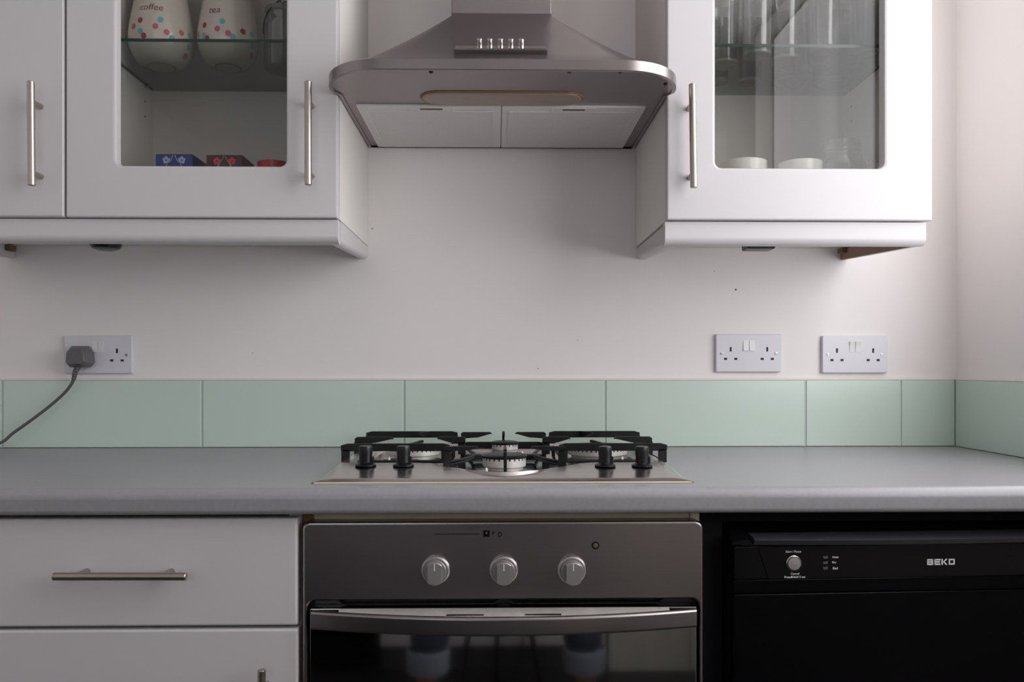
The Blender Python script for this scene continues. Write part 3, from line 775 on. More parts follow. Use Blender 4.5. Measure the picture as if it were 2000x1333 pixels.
# ================================================================== GAS HOB
ZH = CT+.0165                                            # top of the control strip
hx0, hx1 = on(609, 945, CT)[0], on(1358, 945, CT)[0]; hwf = .5685; hwb = .062
hcx = X(985, .3)
hob = thing('gas_hob', 'stainless steel four-burner gas hob set into the worktop', 'hob', (hcx, -.32, CT))
ZP = CT-.003                                             # floor of the burner pan
def wave(x):                                             # front border of the pan
    u = min(1, abs(x-hcx)/.155); s = .5+.5*math.cos(PI*u)
    return .432+(.535-.432)*s
N = 48
bx = .018
xa, xb = hx0+bx, hx1-bx
ix0, ix1, iwb = hx0+.030, hx1-.030, hwb+.02
# top sheet: grid columns, from the back edge over the pan to the front
bm = nb(); loops = []
cols = [xa]+[ix0+(ix1-ix0)*i/N for i in range(N+1)]+[xb]
def edge_w(w): return w
xs_out = lambda i: hx0 if i == 0 else (hx1 if i == len(cols)-1 else cols[i])
for i, x in enumerate(cols):
    wv = wave(x); xo = xs_out(i)
    side = i in (0, len(cols)-1)
    col = [(x if not side else xo, -(hwb), CT+.0006), (x, -(hwb+.010), ZH-.002), (x, -(iwb-.003), ZH-.001)]
    if not side and 1 < i < len(cols)-2: col += [(x, -iwb, ZH-.002), (x, -(iwb+.006), ZP), (x, -(wv-.012), ZP), (x, -(wv-.004), ZH-.004), (x, -wv, ZH-.0008)]
    else: col += [(x, -iwb, ZH-.001), (x, -(iwb+.006), ZH-.001), (x, -(wv-.012), ZH-.0006), (x, -(wv-.004), ZH-.0005), (x, -wv, ZH-.0005)]
    zs = lambda w: CT+.0062+max(0, (.550-w)/.118)*.0100
    e = len(col)-1; col[e] = (x, -wv, zs(wv)-.0004)
    sl = wv+.5*(hwf-.022-wv)
    col += [(x, -max(sl, wv+.002), zs(max(sl, wv+.002))), (x, -(hwf-.018), zs(hwf-.018)), (x, -(hwf-.013), CT+.0055), (x if not side else xo, -(hwf-.002), CT+.0018), (x if not side else xo, -hwf, CT+.0004)]
    loops.append(col)
full = []
lo, hi = loops[0], loops[-1]
full.append([(hx0, p[1], CT+.0004) for p in lo])
for c_ in loops: full.append(c_)
full.append([(hx1, p[1], CT+.0004) for p in hi])
obj('hob_plate', loft(bm, full, False), 'steel_hob', hob, 32)
# polished floor of the pan lies just above the sheet
bm = nb(); lp0 = []; lp1 = []
for i in range(N-1):
    x = ix0+.011+(ix1-ix0-.022)*i/(N-2)
    lp0.append((x, -(iwb+.0075), ZP+.0006)); lp1.append((x, -(wave(x)-.0135), ZP+.0006))
obj('burner_pan', loft(bm, [lp0, lp1], False), 'steel_pan', hob)
obj('seal', B(hx0+.004, hx1-.004, -(hwf+.0022), -(hwf-.006), CT+.0001, CT+.0022, .0006), 'cream', hob)
obj('underbox', B(HX0+.03, HX1-.03, -.525, -.095, CT-.036, ZP-.001), 'ovenblack', hob)
# knobs
for px in (714, 788, 1182, 1254):
    x, w = on(px, 916, CT+.0095)
    kb = obj('control_knob', lathe(nb(), [(.0135, 0), (.0172, .0012), (.0172, .0032), (.0125, .0052), (.0105, .007), (.0105, .018), (.0112, .020), (.0108, .031), (.0096, .0335), (0, .0342)], (x, -w, CT+.0062+(.55-w)/.118*.010-.0003), 'Z', 30), 'blackplastic', hob)
    obj('grip', B(x+.009, x+.0135, -w-.004, -w+.004, CT+.017, CT+.030, .0015), 'blackplastic', kb)
# burners
def burner(x, w, d, h=.027):
    r = d/2; c = (x, -w, ZP+.0008)
    bb = obj('burner', lathe(nb(), [(r*.86, .002), (r*.86, .005), (r*.86, .007), (r*.98, .009), (r, .011), (r, h-.0065), (r*.96, h-.006), (0, h-.006)], c, 'Z', 48), 'alu', hob)
    obj('burner_base', lathe(nb(), [(r*1.3, 0), (r*1.28, .0015), (r*1.0, .0025), (r*.87, .004)], c, 'Z', 48), 'steel_pan', bb)
    bm = nb(); m_ = max(18, int(r*720))
    for i in range(m_):
        a = 2*PI*i/m_; q = nb()
        box(q, -.0012, .0012, -r*1.006, -r*.93, h-.0098, h-.006)
        bmesh.ops.rotate(q, verts=q.verts, cent=(0, 0, 0), matrix=Matrix.Rotation(a, 3, 'Z')); bmesh.ops.translate(q, verts=q.verts, vec=c)
        me = bpy.data.meshes.new('x'); q.to_mesh(me); q.free(); bm.from_mesh(me); bpy.data.meshes.remove(me)
    obj('flame_ports', bm, 'dark', bb)
    obj('burner_cap', lathe(nb(), [(r*.9, h-.0062), (r*1.05, h-.0055), (r*1.06, h-.003), (r*.98, h-.001), (r*.8, h), (0, h+.0005)], c, 'Z', 48), 'blackiron', bb)
burner(X(811, .215), .215, .094); burner(X(1166, .215), .215, .116)
burner(X(986, .113), .122, .054, .026); burner(X(985, .408), .405, .074, .030)
for px, w in ((760, .30), (1215, .30), (950, .46), (1020, .20)):
    obj('igniter', lathe(nb(), [(.003, 0), (.0026, .010), (.001, .013)], (X(px, w), -w, ZP+.0007), 'Z', 12), 'whiteceramic', hob)
# pan supports
ZG = CT+.0405
def blade(bm, a, b, ha, hb, th=.0052, zt=ZG, rise=0):
    """upright blade from a=(x, w) to b with heights ha, hb below its top"""
    (x0, w0), (x1, w1) = a, b; dx, dw = x1-x0, w1-w0; l = math.hypot(dx, dw); nx, nw = -dw/l*th/2, dx/l*th/2
    L = []
    for f in (0, .06, .55, .94, 1):
        x, w = x0+dx*f, w0+dw*f; hh = ha if f < .3 else (ha+(hb-ha)*.25 if f == .55 else hb)
        dz = -.003 if f in (0, 1) else 0
        z1 = zt+dz+rise*f; z0 = zt-hh+rise*f+(.002 if f in (0, 1) and hh > .007 else 0)
        L.append([(x+nx, -(w+nw), z0), (x-nx, -(w-nw), z0), (x-nx, -(w-nw), z1), (x+nx, -(w+nw), z1)])
    loft(bm, L, True, True, True)
def leg(bm, x, w, wd=.014, zt=ZG-.010, z0=ZP+.009, along='x'):
    if along == 'x': box(bm, x-wd/2, x+wd/2, -w-.0026, -w+.0026, z0, zt, .001, 1)
    else: box(bm, x-.0026, x+.0026, -w-wd/2, -w+wd/2, z0, zt, .001, 1)
def side_support(s, label):
    m_ = lambda x: hcx+s*x
    xo, xi, xc = -.290, -.097, (X(811, .215)-hcx if s == 1 else -(X(1166, .215)-hcx))
    t = thing('pan_support', label, 'pan support', (m_((xo+xi)/2), -.215, ZP), 'black pan supports on the hob')
    h = .0135
    def part(name, f):
        bm = nb(); f(bm); obj(name, bm, 'blackiron', t, 30)
    part('back_bar', lambda bm: blade(bm, (m_(xo), .075), (m_(xi), .075), h, h))
    part('front_bar', lambda bm: blade(bm, (m_(xo), .352), (m_(xi), .352), h, h))
    part('finger', lambda bm: blade(bm, (m_(xo), .213), (m_(xo+.075), .213), h, .0045))
    part('finger', lambda bm: blade(bm, (m_(xi+.022), .213), (m_(xi-.033), .213), h, .0045))
    part('finger', lambda bm: blade(bm, (m_(xc+.02), .072), (m_(xc-.002), .125), h*.9, .0045, rise=.002))
    part('finger', lambda bm: blade(bm, (m_(xc+.004), .356), (m_(xc+.022), .300), h*.9, .0045, rise=.002))
    for x, w in ((xo+.008, .352), (xi-.008, .352), (xo+.006, .075), (xi-.006, .075), (xo+.006, .213), (xi+.015, .213)):
        part('leg', lambda bm: leg(bm, m_(x), w, .015))
    part('base_frame', lambda bm: [tube(bm, [(m_(a), -.078, ZP+.011), (m_(a), -.349, ZP+.011)], .0028, 8) for a in (xo+.008, xi-.008)]+[tube(bm, [(m_(xo+.008), -w, ZP+.011), (m_(xi-.008), -w, ZP+.011)], .0028, 8) for w in (.078, .349)])
    for x, w in ((xo+.008, .33), (xi-.008, .33), (xo+.008, .10), (xi-.008, .10)):
        obj('rubber_foot', lathe(nb(), [(.004, -.0005), (.004, .009)], (m_(x), -w, ZP+.0012), 'Z', 12), 'blackplastic', t)
side_support(1, 'black pan support over the left burner')
side_support(-1, 'black pan support over the right burner')
t = thing('pan_support', 'black middle pan support over the front and rear burners', 'pan support', (hcx, -.27, ZP), 'black pan supports on the hob')
def part(name, f):
    bm = nb(); f(bm); return obj(name, bm, 'blackiron', t, 30)
for s in (-1, 1):
    part('finger', lambda bm: blade(bm, (hcx+s*.089, .098), (hcx+s*.024, .098), .0135, .004))
    part('finger', lambda bm: blade(bm, (hcx+s*.105, .405), (hcx+s*.045, .405), .0085, .0045))
    part('leg', lambda bm: leg(bm, hcx+s*.0985, .405, .014, ZG-.006, ZP+.001))
    part('leg', lambda bm: leg(bm, hcx+s*.0855, .098, .008, ZG-.009, ZP+.001))
    part('side_rail', lambda bm: tube(bm, spline([(hcx+s*.0855, -.10, ZP+.012), (hcx+s*.07, -.16, ZP+.012), (hcx+s*.058, -.26, ZP+.012), (hcx+s*.068, -.34, ZP+.012), (hcx+s*.098, -.402, ZP+.010)], 6), .0032, 8))
    part('side_rail', lambda bm: tube(bm, spline([(hcx+s*.058, -.262, ZP+.018), (hcx+s*.056, -.30, ZP+.017), (hcx+s*.075, -.36, ZP+.016), (hcx+s*.100, -.400, ZP+.015)], 6), .0026, 8))
part('cross_bar', lambda bm: blade(bm, (hcx-.086, .0885), (hcx+.086, .0885), .012, .012, zt=ZP+.022))
part('cross_bar', lambda bm: blade(bm, (hcx-.060, .262), (hcx+.060, .262), .008, .008, zt=ZP+.012))
part('finger', lambda bm: blade(bm, (hcx, .068), (hcx, .118), .013, .005, rise=.001))
part('leg', lambda bm: leg(bm, hcx, .070, .01, ZG-.010, ZP+.001, 'y'))
part('finger', lambda bm: blade(bm, (hcx, .462), (hcx, .400), .012, .006))
part('leg', lambda bm: leg(bm, hcx, .4685, .013, ZG-.003, ZP+.001, 'y'))

# ================================================================== BASE UNITS
WB = .600
def base_carcass(t, x0, x1, m='white'):
    for a, b in ((x0, x0+.018), (x1-.018, x1)): obj('side_panel', B(a, b, -.575, -.03, .10, CT-.0385), m, t)
    obj('bottom_panel', B(x0+.018, x1-.018, -.575, -.03, .10, .118), m, t)
    obj('back_panel', B(x0+.018, x1-.018, -.034, -.03, .118, CT-.0385), m, t)
    obj('plinth', B(x0, x1, -.53, -.512, 0, .0995), 'white', t)
ux1 = X(581, WB); ux0 = X(-112, WB)
t = thing('drawer_unit', 'white base unit with one drawer above a door, left of the oven', 'cabinet', ((ux0+ux1)/2, -.3, 0))
base_carcass(t, ux0, ux1)
obj('top_rail', B(ux0+.018, ux1-.018, -.57, -.50, CT-.056, CT-.0386), 'brownedge', t)
zt_ = Z(300, 1013.5, WB); zd = Z(300, 1225, WB)
d = plain_door(t, X(-112, WB)+.002, X(580.5, WB), zd, zt_, WB, .02, 'drawer_front')
bar_handle(d, 104, 1127, 364, 1127, WB, (.175, .825), r=.0058)
d = plain_door(t, X(-112, WB)+.002, X(581.5, WB), .105, Z(300, 1231, WB), WB)
bar_handle(d, 511, 1309, 511, 1560, WB, (.175, .825), r=.0058)
t = thing('base_cabinet', 'white base cupboard left of the drawer unit, running out of the picture', 'cabinet', (ux0-.3, -.3, 0))
base_carcass(t, XL+.005, ux0-.001)
d = plain_door(t, XL+.01, ux0-.003, .105, zt_, WB)

# oven housing
ox0, ox1 = X(588.5, WB), X(1375, WB)
t = thing('oven_housing', 'cabinet carcass with cream edges around the built-in oven', 'cabinet', ((ox0+ox1)/2, -.3, 0))
for a, b in ((ux1+.0005, ox0+.012), (ox1-.014, ox1+.0005)):
    obj('side_panel', B(a, b, -.570, -.03, 0, CT-.0385), 'white', t)
    obj('side_edging', B(a+.0005, b-.0005, -.5715, -.5701, 0, CT-.039), 'brownedge' if a < 0 else 'cream', t)
obj('top_rail', B(ox0+.0125, ox1-.0145, -.568, -.50, CT-.0535, CT-.0385), 'cream', t)
obj('bottom_shelf', B(ox0+.0125, ox1-.0145, -.568, -.03, .24, .258), 'white', t)
obj('kick_panel', B(ox0+.0125, ox1-.0145, -.568, -.552, .002, .239), 'white', t)

# oven
oz1 = Z(980, 1020, WB); oz0 = .262
oven = thing('oven', 'built-in stainless steel oven with three knobs and a bowed handle', 'oven', ((ox0+ox1)/2, -.3, oz0))
obj('oven_body', B(ox0+.014, ox1-.016, -.566, -.06, oz0+.002, oz1-.03), 'ovenblack', oven)
ia, ib = X(600, WB), X(1366, WB); iz1 = Z(980, 1172, WB); n_ = 6
loops = [fr(rr4(ox0+.001, ox1-.001, oz0, oz1, (.010, .010, .004, .004)), -.5725), fr(rr4(ox0+.001, ox1-.001, oz0, oz1, (.010, .010, .004, .004)), -(WB-.004)),
         fr(rr4(ox0+.0022, ox1-.0022, oz0+.001, oz1-.0012, (.010, .010, .004, .004)), -(WB-.0012)), fr(rr4(ox0+.005, ox1-.005, oz0+.003, oz1-.004, (.008, .008, .003, .003)), -WB),
         fr(rr4(ia-.002, ib+.002, oz0+.02, iz1+.002, (.012, .012, .004, .004)), -WB), fr(rr4(ia, ib, oz0+.022, iz1, (.011, .011, .003, .003)), -(WB-.0025)), fr(rr4(ia, ib, oz0+.022, iz1, (.011, .011, .003, .003)), -.574)]
fas = obj('fascia', loft(nb(), loops, True, ring=True), 'steel', oven, 40)
obj('door_recess', B(ia-.001, ib+.001, -.5745, -.567, oz0+.02, iz1+.001), 'ovenblack', oven)
# vent slots above the door
vz0 = Z(980, 1197, WB); 
for a, b in ((674, 962), (1004, 1284)):
    xa_, xb_ = X(a, .588), X(b, .588)
    obj('vent_lip', loft(nb(), [[(X(a-12, .588), -.574, iz1-.004), (X(a-12, .588), -.586, iz1-.004), (X(a-12, .588), -.586, iz1-.006), (X(a-12, .588), -.574, iz1-.006)], [(xa_, -.574, iz1-.0085), (xa_, -.588, iz1-.0085), (xa_, -.588, iz1-.0105), (xa_, -.574, iz1-.0105)], [(xb_, -.574, iz1-.0085), (xb_, -.588, iz1-.0085), (xb_, -.588, iz1-.0105), (xb_, -.574, iz1-.0105)], [(X(b+12, .588), -.574, iz1-.004), (X(b+12, .588), -.586, iz1-.004), (X(b+12, .588), -.586, iz1-.006), (X(b+12, .588), -.574, iz1-.006)]], True, True, True), 'blackplastic', oven)
dz1_ = Z(980, 1188, .598)
od = obj('oven_door', B(ia+.003, ib-.003, -.597, -.5755, oz0+.025, dz1_, .002), 'ovenglass', oven)
# steel ledge and bowed handle across the top of the door
hz = Z(980, 1211, .605)
def bow(u): return .606+.036*(1-(2*u-1)**2)
ha_, hb_ = X(607, .606), X(1361, .606)
bm = nb(); L = []
for i in range(33):
    u = i/32; x = ha_+(hb_-ha_)*u; w = bow(u); a = .0135; tt = .011
    sec = rrect(-tt/2, tt/2, -a, a, .0042, 3)
    L.append([(x, -(w-tt/2+p[0]), hz+p[1]) for p in sec])
hd = obj('handle', loft(bm, L, True, True, True), 'steel', od, 50)
bm = nb(); la_, lb_ = [], []
L = []
for i in range(25):
    u = .07+.86*i/24; x = ha_+(hb_-ha_)*u; w = bow(u)-.0112
    L.append([(x, -.5975, hz+.0150), (x, -w, hz+.0115), (x, -w, hz+.006), (x, -.5975, hz+.006)])
lg = obj('handle_ledge', loft(bm, L, True, True, True), 'alu', od, 30)
for a, b in ((872, 945), (1025, 1096)):
    xa_, xb_ = X(a, .62), X(b, .62)
    obj('ledge_slot', B(xa_, xb_, -.6250, -.6190, hz+.0100, hz+.0126), 'dark', lg)
obj('door_top_trim', B(X(700, .6), X(1290, .6), -.6, -.5971, dz1_-.0065, dz1_-.001, .0006), 'chrome', od)
for a in (ha_+.006, hb_-.006):
    obj('handle_mount', B(a-.006, a+.006, -.5995, -.596, hz-.010, hz+.010, .001), 'steel', hd)
# knobs
for px in (850, 984, 1118):
    x, z = at(px, 1117, WB+.01)
    kb = obj('oven_knob', lathe(nb(), [(.0205, 0), (.0205, .004), (.0188, .0058), (.0172, .0058), (.0172, .0045), (.0165, .0045), (.0165, .012), (.0155, .0135), (0, .0135)], (x, -WB, z), 'Y', 40), 'knob', oven, 30)
    g = nb(); hw = .0105
    P = []
    for i in range(9):
        a = math.radians(50+80*i/8); P.append((x+.0162*math.cos(a), z+.0162*math.sin(a)))
    P = [(x+hw, z+.0122)]+P[1:-1]+[(x-hw, z+.0122)]
    for i in range(9):
        a = math.radians(230+80*i/8); P.append((x+.0165*math.cos(a), z+.0165*math.sin(a)))
    ctr = lambda P, s: [(x+(p[0]-x)*s, z+(p[1]-z)*s) for p in P]
    loft(g, [fr(P, -WB-.0134), fr(P, -WB-.025), fr(ctr(P, .94), -WB-.0262)], True, True, True)
    obj('grip', g, 'knob', kb, 30)
    obj('pointer_line', B(x-.0007, x+.0007, -WB-.0266, -WB-.0261, z+.005, z+.0148), 'print_w', kb)
    obj('bezel', lathe(nb(), [(.0212, 0), (.0212, .0022), (.0206, .003), (.0204, .0022)], (x, -WB+.0001, z), 'Y', 40), 'chrome', kb)
# printed symbols and pilot light
y_ = -WB-.0002
x0_, z_ = at(848, 1044, WB); x1_, _ = at(936, 1044, WB)
obj('printed_line', B(x0_, x1_, y_-.0001, y_+.0001, z_-.0005, z_+.0005), 'print_k', oven)
x_, z_ = at(950, 1043, WB); obj('printed_square', B(x_-.0047, x_+.0047, y_-.0001, y_+.0001, z_-.0047, z_+.0047), 'print_k', oven)
bm = nb(); vs = [bm.verts.new((x_+a, y_-.0003, z_+b)) for a, b in ((-.0018, .002), (.0018, .002), (0, -.0006))]; bm.faces.new(vs); obj('printed_mark', bm, 'print_g', oven, 0)
x_, z_ = at(964, 1042, WB); put_text('printed_letter', 'P', x_, y_-.0001, z_, oven, 'print_k', fit_h=.0052, bold=.02)
x_, z_ = at(976, 1044.5, WB); put_text('printed_letter', 'O', x_, y_-.0001, z_, oven, 'print_k', fit_h=.0072, fit_w=.006, bold=.02)
x_, z_ = at(1163, 1066, WB)
obj('pilot_light', lathe(nb(), [(.0056, 0), (.0056, .001), (.0044, .0012), (.0042, .0008)], (x_, -WB, z_), 'Y', 20), 'print_k', oven)
obj('pilot_lens', lathe(nb(), [(.0042, 0), (.0038, .0012), (.002, .0018), (0, .002)], (x_, -WB, z_), 'Y', 18), 'stone', oven)

# ================================================================== DISHWASHER
dxx = X(1433, WB); W_ = min(.585, XR-dxx-.03)
dw = thing('dishwasher', 'black freestanding dishwasher under the worktop, right of the oven', 'dishwasher', (dxx, -WB, 0))
ANG = math.radians(2.6)
def DZ(py): return Z(1433, py, WB)
def dobj(name, bm, m, parent=dw, smooth=35): return obj(name, bm, m, parent, smooth, local=True)
kx = (-CY-WB)/F
def DX(px):                       # photo column to x along the turned front
    rx, ry, rz = ray(px, HOR); # ray from camera meets front line through (dxx,-WB) direction (cos,sin)
    ca, sa = math.cos(ANG), math.sin(ANG)
    # (rx t, CY+ry t) = (dxx+u ca, -WB+u sa)
    det = rx*(-sa)-ry*(-ca); bx_, by_ = dxx, -WB-CY
    tt = (bx_*(-sa)-by_*(-ca))/det
    return (rx*tt-dxx)/ca
def DZu(px, py):
    rx, ry, rz = ray(px, py); u = DX(px); yy = -WB+u*math.sin(ANG); return CZ+rz*(yy-CY)/ry
dobj('body', B(.004, W_-.004, .022, .52, .02, DZ(1047)-.004), 'void')
for x in (.04, W_-.04):
    for y in (.06, .48): dobj('foot', lathe(nb(), [(.016, 0), (.016, .006), (.008, .008), (.008, .021)], (x, y, 0), 'Z', 16), 'blackplastic')
zh0, zh1 = DZ(1063), DZ(1046)
door = dobj('door', B(0, W_, 0, .0215, .12, DZ(1162), .003), 'dwblack')
dobj('plinth', B(.01, W_-.01, .03, .045, .022, .115), 'void')
dobj('door_upper', B(0, W_, .0005, .0215, DZ(1161), DZ(1134), .002), 'dwblack', door)
pan = dobj('control_panel', B(.0005, W_-.0005, -.003, .0215, DZ(1133.5), DZ(1067), .003), 'dwpanel')
# slanted end piece at the left of the panel and the brushed face beside it
xa_, xb_ = DX(1479), DX(1499)
bm = nb(); q = [(xa_, DZ(1068.5)), (W_-.002, DZ(1068.5)), (W_-.002, DZ(1131)), (xb_, DZ(1131))]
loft(bm, [fr(q, -.0028), fr(q, -.0045)], True, True, True); dobj('panel_face', bm, 'dwhandle' if False else 'dwpanel', pan)
# handle
bm = nb(); L = []
for i in range(13):
    u = i/12; x = DX(1465)+.002+(W_-.014-DX(1465))*u; bo = .010*(1-(2*u-1)**2)
    L.append([(x, .014, zh1), (x, -.009-bo, zh1-.0025), (x, -.013-bo, zh1-.0055), (x, -.010-bo, zh0), (x, .012, zh0)])
dobj('handle', loft(bm, L, True, True, True), 'dwhandle')
bm = nb(); xe = DX(1465); L = [[(-.003, .014, zh1-.006), (-.003, -.006, zh1-.0085), (-.003, -.006, zh0), (-.003, .012, zh0)], [(xe-.006, .014, zh1+.001), (xe-.006, -.0105, zh1-.005), (xe+.002, -.0105, zh0-.001), (xe+.002, .012, zh0-.001)]]
dobj('handle_end', loft(bm, L, True, True, True), 'blackplastic')
dobj('handle_shadow_gap', B(.001, W_-.001, .012, .0215, DZ(1066.5), zh0+.001), 'void')
# button and its print
bxp, bzp = DX(1547), DZu(1547, 1099)
def dprint(name, body, px, py, parent, m, w=None, h=None, bold=0):
    bm = text_mesh(body, w, h, bold=bold); bmesh.ops.translate(bm, verts=bm.verts, vec=(DX(px), -.0049, DZu(px, py)))
    return dobj(name, bm, m, parent, 0)
bt = dobj('start_button', lathe(nb(), [(.0098, 0), (.0098, .003), (.0094, .0045), (0, .005)], (bxp, -.0045, bzp), 'Y', 30), 'knob', pan, 30)
dobj('button_ring', lathe(nb(), [(.0116, 0), (.0116, .0022), (.0106, .003), (.0101, .0022), (.0101, 0)], (bxp, -.0045, bzp), 'Y', 32), 'chrome', bt)
dprint('lettering', 'Start / Pause', 1547, 1076.5, pan, 'print_w', w=31*kx, bold=.01)
dprint('lettering', 'Cancel', 1550, 1119.5, pan, 'print_w', w=17*kx)
dprint('lettering', 'Press&Hold 3 sec', 1550, 1126, pan, 'print_w', w=42*kx, bold=.01)
for s_, px, py, wp in (('Wash', 1628.5, 1087.5, 13), ('Dry', 1626.5, 1098, 8.5), ('End', 1628.5, 1109, 9.5)):
    dprint('lettering', s_, px, py, pan, 'print_w', w=wp*kx, bold=.015)
for py in (1087, 1097.5, 1108):
    x_, z_ = DX(1609), DZu(1609, py)
    bm = nb(); box(bm, x_-.0034, x_+.0034, -.0049, -.0047, z_-.0002, z_+.0006); box(bm, x_-.0028, x_+.0028, -.0049, -.0047, z_-.0022, z_-.0014); box(bm, x_+.0024, x_+.0034, -.0049, -.0047, z_-.002, z_+.0016)
    dobj('indicator_icon', bm, 'print_g', pan, 0)
# wide block-letter logo from strokes
def logo(px0, px1, py0, py1):
    x0, x1 = DX(px0), DX(px1); z1, z0 = DZu(1834, py0), DZu(1834, py1); Hh = z1-z0; Wd = (x1-x0-3*.0016)/4; s = Hh*.24
    bm = nb(); ya, yb = -.0050, -.0046
    def st(a, b, c, d_): box(bm, a, b, ya, yb, c, d_)
    for i, ch in enumerate('BEKO'):
        a = x0+i*(Wd+.0016); b = a+Wd; zc = (z0+z1)/2
        if ch in 'BEO': st(a, b-(s*.3 if ch == 'B' else 0), z1-s, z1); st(a, b, z0, z0+s)
        if ch == 'B': st(a, a+s, z0, z1); st(a, b-s*.2, zc-s/2, zc+s/2); st(b-s*1.1, b-s*.1, zc, z1-s*.3); st(b-s, b, z0+s*.3, zc)
        if ch == 'E': st(a, a+s, z0, z1); st(a, b-s*.3, zc-s/2, zc+s/2)
        if ch == 'O': st(a, a+s, z0, z1); st(b-s, b, z0, z1)
        if ch == 'K':
            st(a, a+s, z0, z1)
            for zz in (z1, z0):
                q = [(a+s, zc-s*.45), (a+s, zc+s*.45), (b-s*1.5, zz), (b, zz)]
                if zz == z1: q = [(a+s*.9, zc-s*.5), (b-s*1.5, z1), (b, z1), (a+s*2.1, zc-s*.1)]
                else: q = [(a+s*.9, zc+s*.5), (a+s*2.1, zc+s*.2), (b, z0), (b-s*1.5, z0)]
                loft(bm, [fr(q, ya), fr(q, yb)], True, True, True)
    dobj('logo', bm, 'print_w', pan, 0)
logo(1807, 1861, 1091, 1102.5)
dw.rotation_euler = (0, 0, ANG)
# black sheets standing in for shade in the gaps beside and above the dishwasher
bm = nb()
box(bm, ox1+.002, dxx-.006, -.560, -.545, .0005, CT-.0386); box(bm, dxx-.006, XR-.002, -.545, -.530, DZ(1038)+.004, CT-.0386)
o = obj('gap_shade', bm, 'void'); finish(o, 'matt black sheet standing in for the shade in the gap between the oven and the dishwasher', 'panel')

# ================================================================== BEHIND THE CAMERA (mirrored in the oven glass)
YO = -2.30
t = thing('base_cabinet', 'white two-door base cabinet opposite, mirrored in the oven glass', 'cabinet', (0, YO-.28, 0))
obj('body', B(-.42, .395, YO-.55, YO-.021, .085, .87), 'white', t)
for a, b in ((-.418, .083), (.098, .393)): obj('door', B(a, b, YO-.02, YO, .088, .865, .003), 'white', t)
obj('plinth', B(-.42, .395, YO-.55, YO-.03, .0, .0845), 'plinth', t)
obj('top', B(-.43, .397, YO-.56, YO+.02, .871, .905, .004), 'worktop', t)
o = obj('tall_cabinet', B(.40, .98, YO-.55, YO+.02, .0005, 2.1, .003), 'ash')
obj('door_gap', B(.688, .692, YO+.0201, YO+.0206, .01, 2.09), 'dark', o)
finish(o, 'tall pale grained cupboard opposite, mirrored at the right of the oven glass', 'cabinet')
t = thing('fridge', 'low black fridge opposite, mirrored at the left of the oven glass', 'fridge', (-.74, YO-.28, 0))
obj('body', B(-1.60, -.44, YO-.55, YO-.02, .02, .86, .004), 'void', t)
obj('door', B(-1.60, -.44, YO-.019, YO+.03, .05, .86, .008), 'dwblack', t)
obj('handle', tube(nb(), [(-.48, YO+.055, .5), (-.48, YO+.055, .8)], .008, 12), 'handle', t)
for x in (-1.0, -.48): obj('foot', lathe(nb(), [(.015, 0), (.015, .02)], (x, YO-.1, 0), 'Z', 14), 'blackplastic', t)

# tripod and camera
tp = thing('camera_tripod', 'black camera tripod mirrored between the legs in the oven glass', 'tripod', (0, -1.90, 0))
apex = Vector((.0, -1.90, .86))
obj('centre_column', tube(nb(), [apex-Vector((0, 0, .25)), apex+Vector((0, 0, .12))], .014, 14), 'blackplastic', tp)
obj('collar', lathe(nb(), [(.03, 0), (.036, .01), (.036, .05), (.02, .06)], (0, -1.90, .83), 'Z', 20), 'blackplastic', tp)
obj('head', B(-.03, .03, -1.935, -1.865, .98, 1.034, .006), 'blackplastic', tp)
for x, y in ((-.13, -1.70), (.155, -1.70), (0, -2.14)):
    foot = Vector((x, y, .006)); dlt = foot-apex
    lg_ = obj('leg', tube(nb(), [apex+dlt*.02, apex+dlt*.5, apex+dlt*.501, foot], [.013, .012, .009, .008], 12), 'blackplastic', tp)
    obj('rubber_foot', lathe(nb(), [(.008, 0), (.012, .004), (.011, .02), (.006, .024)], (x, y, .0), 'Z', 14), 'void', lg_)
cm = thing('photo_camera', 'black camera on the tripod, facing the hob', 'camera', (0, -1.90, 1.035))
obj('body', B(-.07, .07, -1.94, -1.885, 1.035, 1.135, .008), 'blackplastic', cm)
obj('lens_barrel', lathe(nb(), [(.036, 0), (.036, .03), (.040, .035), (.040, .07), (.036, .072), (.034, .06), (0, .058)], (0, -1.885, 1.085), 'Y', 28), 'blackplastic', cm) if False else obj('lens_barrel', lathe(nb(), [(.036, 0), (.036, -.03), (.040, -.035), (.040, -.075), (.036, -.076), (.034, -.06), (0, -.058)], (0, -1.885, 1.085), 'Y', 28), 'blackplastic', cm)

# the photographer, one figure grown from a joint skeleton
def skin_mesh(name, joints, edges, m, parent=None, sub=2, root=0):
    me = bpy.data.meshes.new(name); me.from_pydata([j[0] for j in joints], edges, [])
    o = bpy.data.objects.new(name, me); C.objects.link(o)
    o.modifiers.new('skin', 'SKIN'); s_ = o.modifiers.new('sub', 'SUBSURF'); s_.levels = s_.render_levels = sub
    for i, j in enumerate(joints):
        sv = me.skin_vertices[0].data[i]; r = j[1]; sv.radius = r if isinstance(r, tuple) else (r, r); sv.use_root = (i == root)
    dg = bpy.context.evaluated_depsgraph_get(); dg.update()
    m2 = bpy.data.meshes.new_from_object(o.evaluated_get(dg)); bpy.data.objects.remove(o)
    bm = nb(); bm.from_mesh(m2); bpy.data.meshes.remove(m2); bpy.data.meshes.remove(me)
    return obj(name, bm, m, parent, 180)
pr = thing('person', 'person in rolled-up jeans behind the tripod, mirrored in the oven glass', 'person', (.03, -2.0, 0))
LX = (-.225, .285); fy = -2.0
hip = (.03, -2.12, .90)
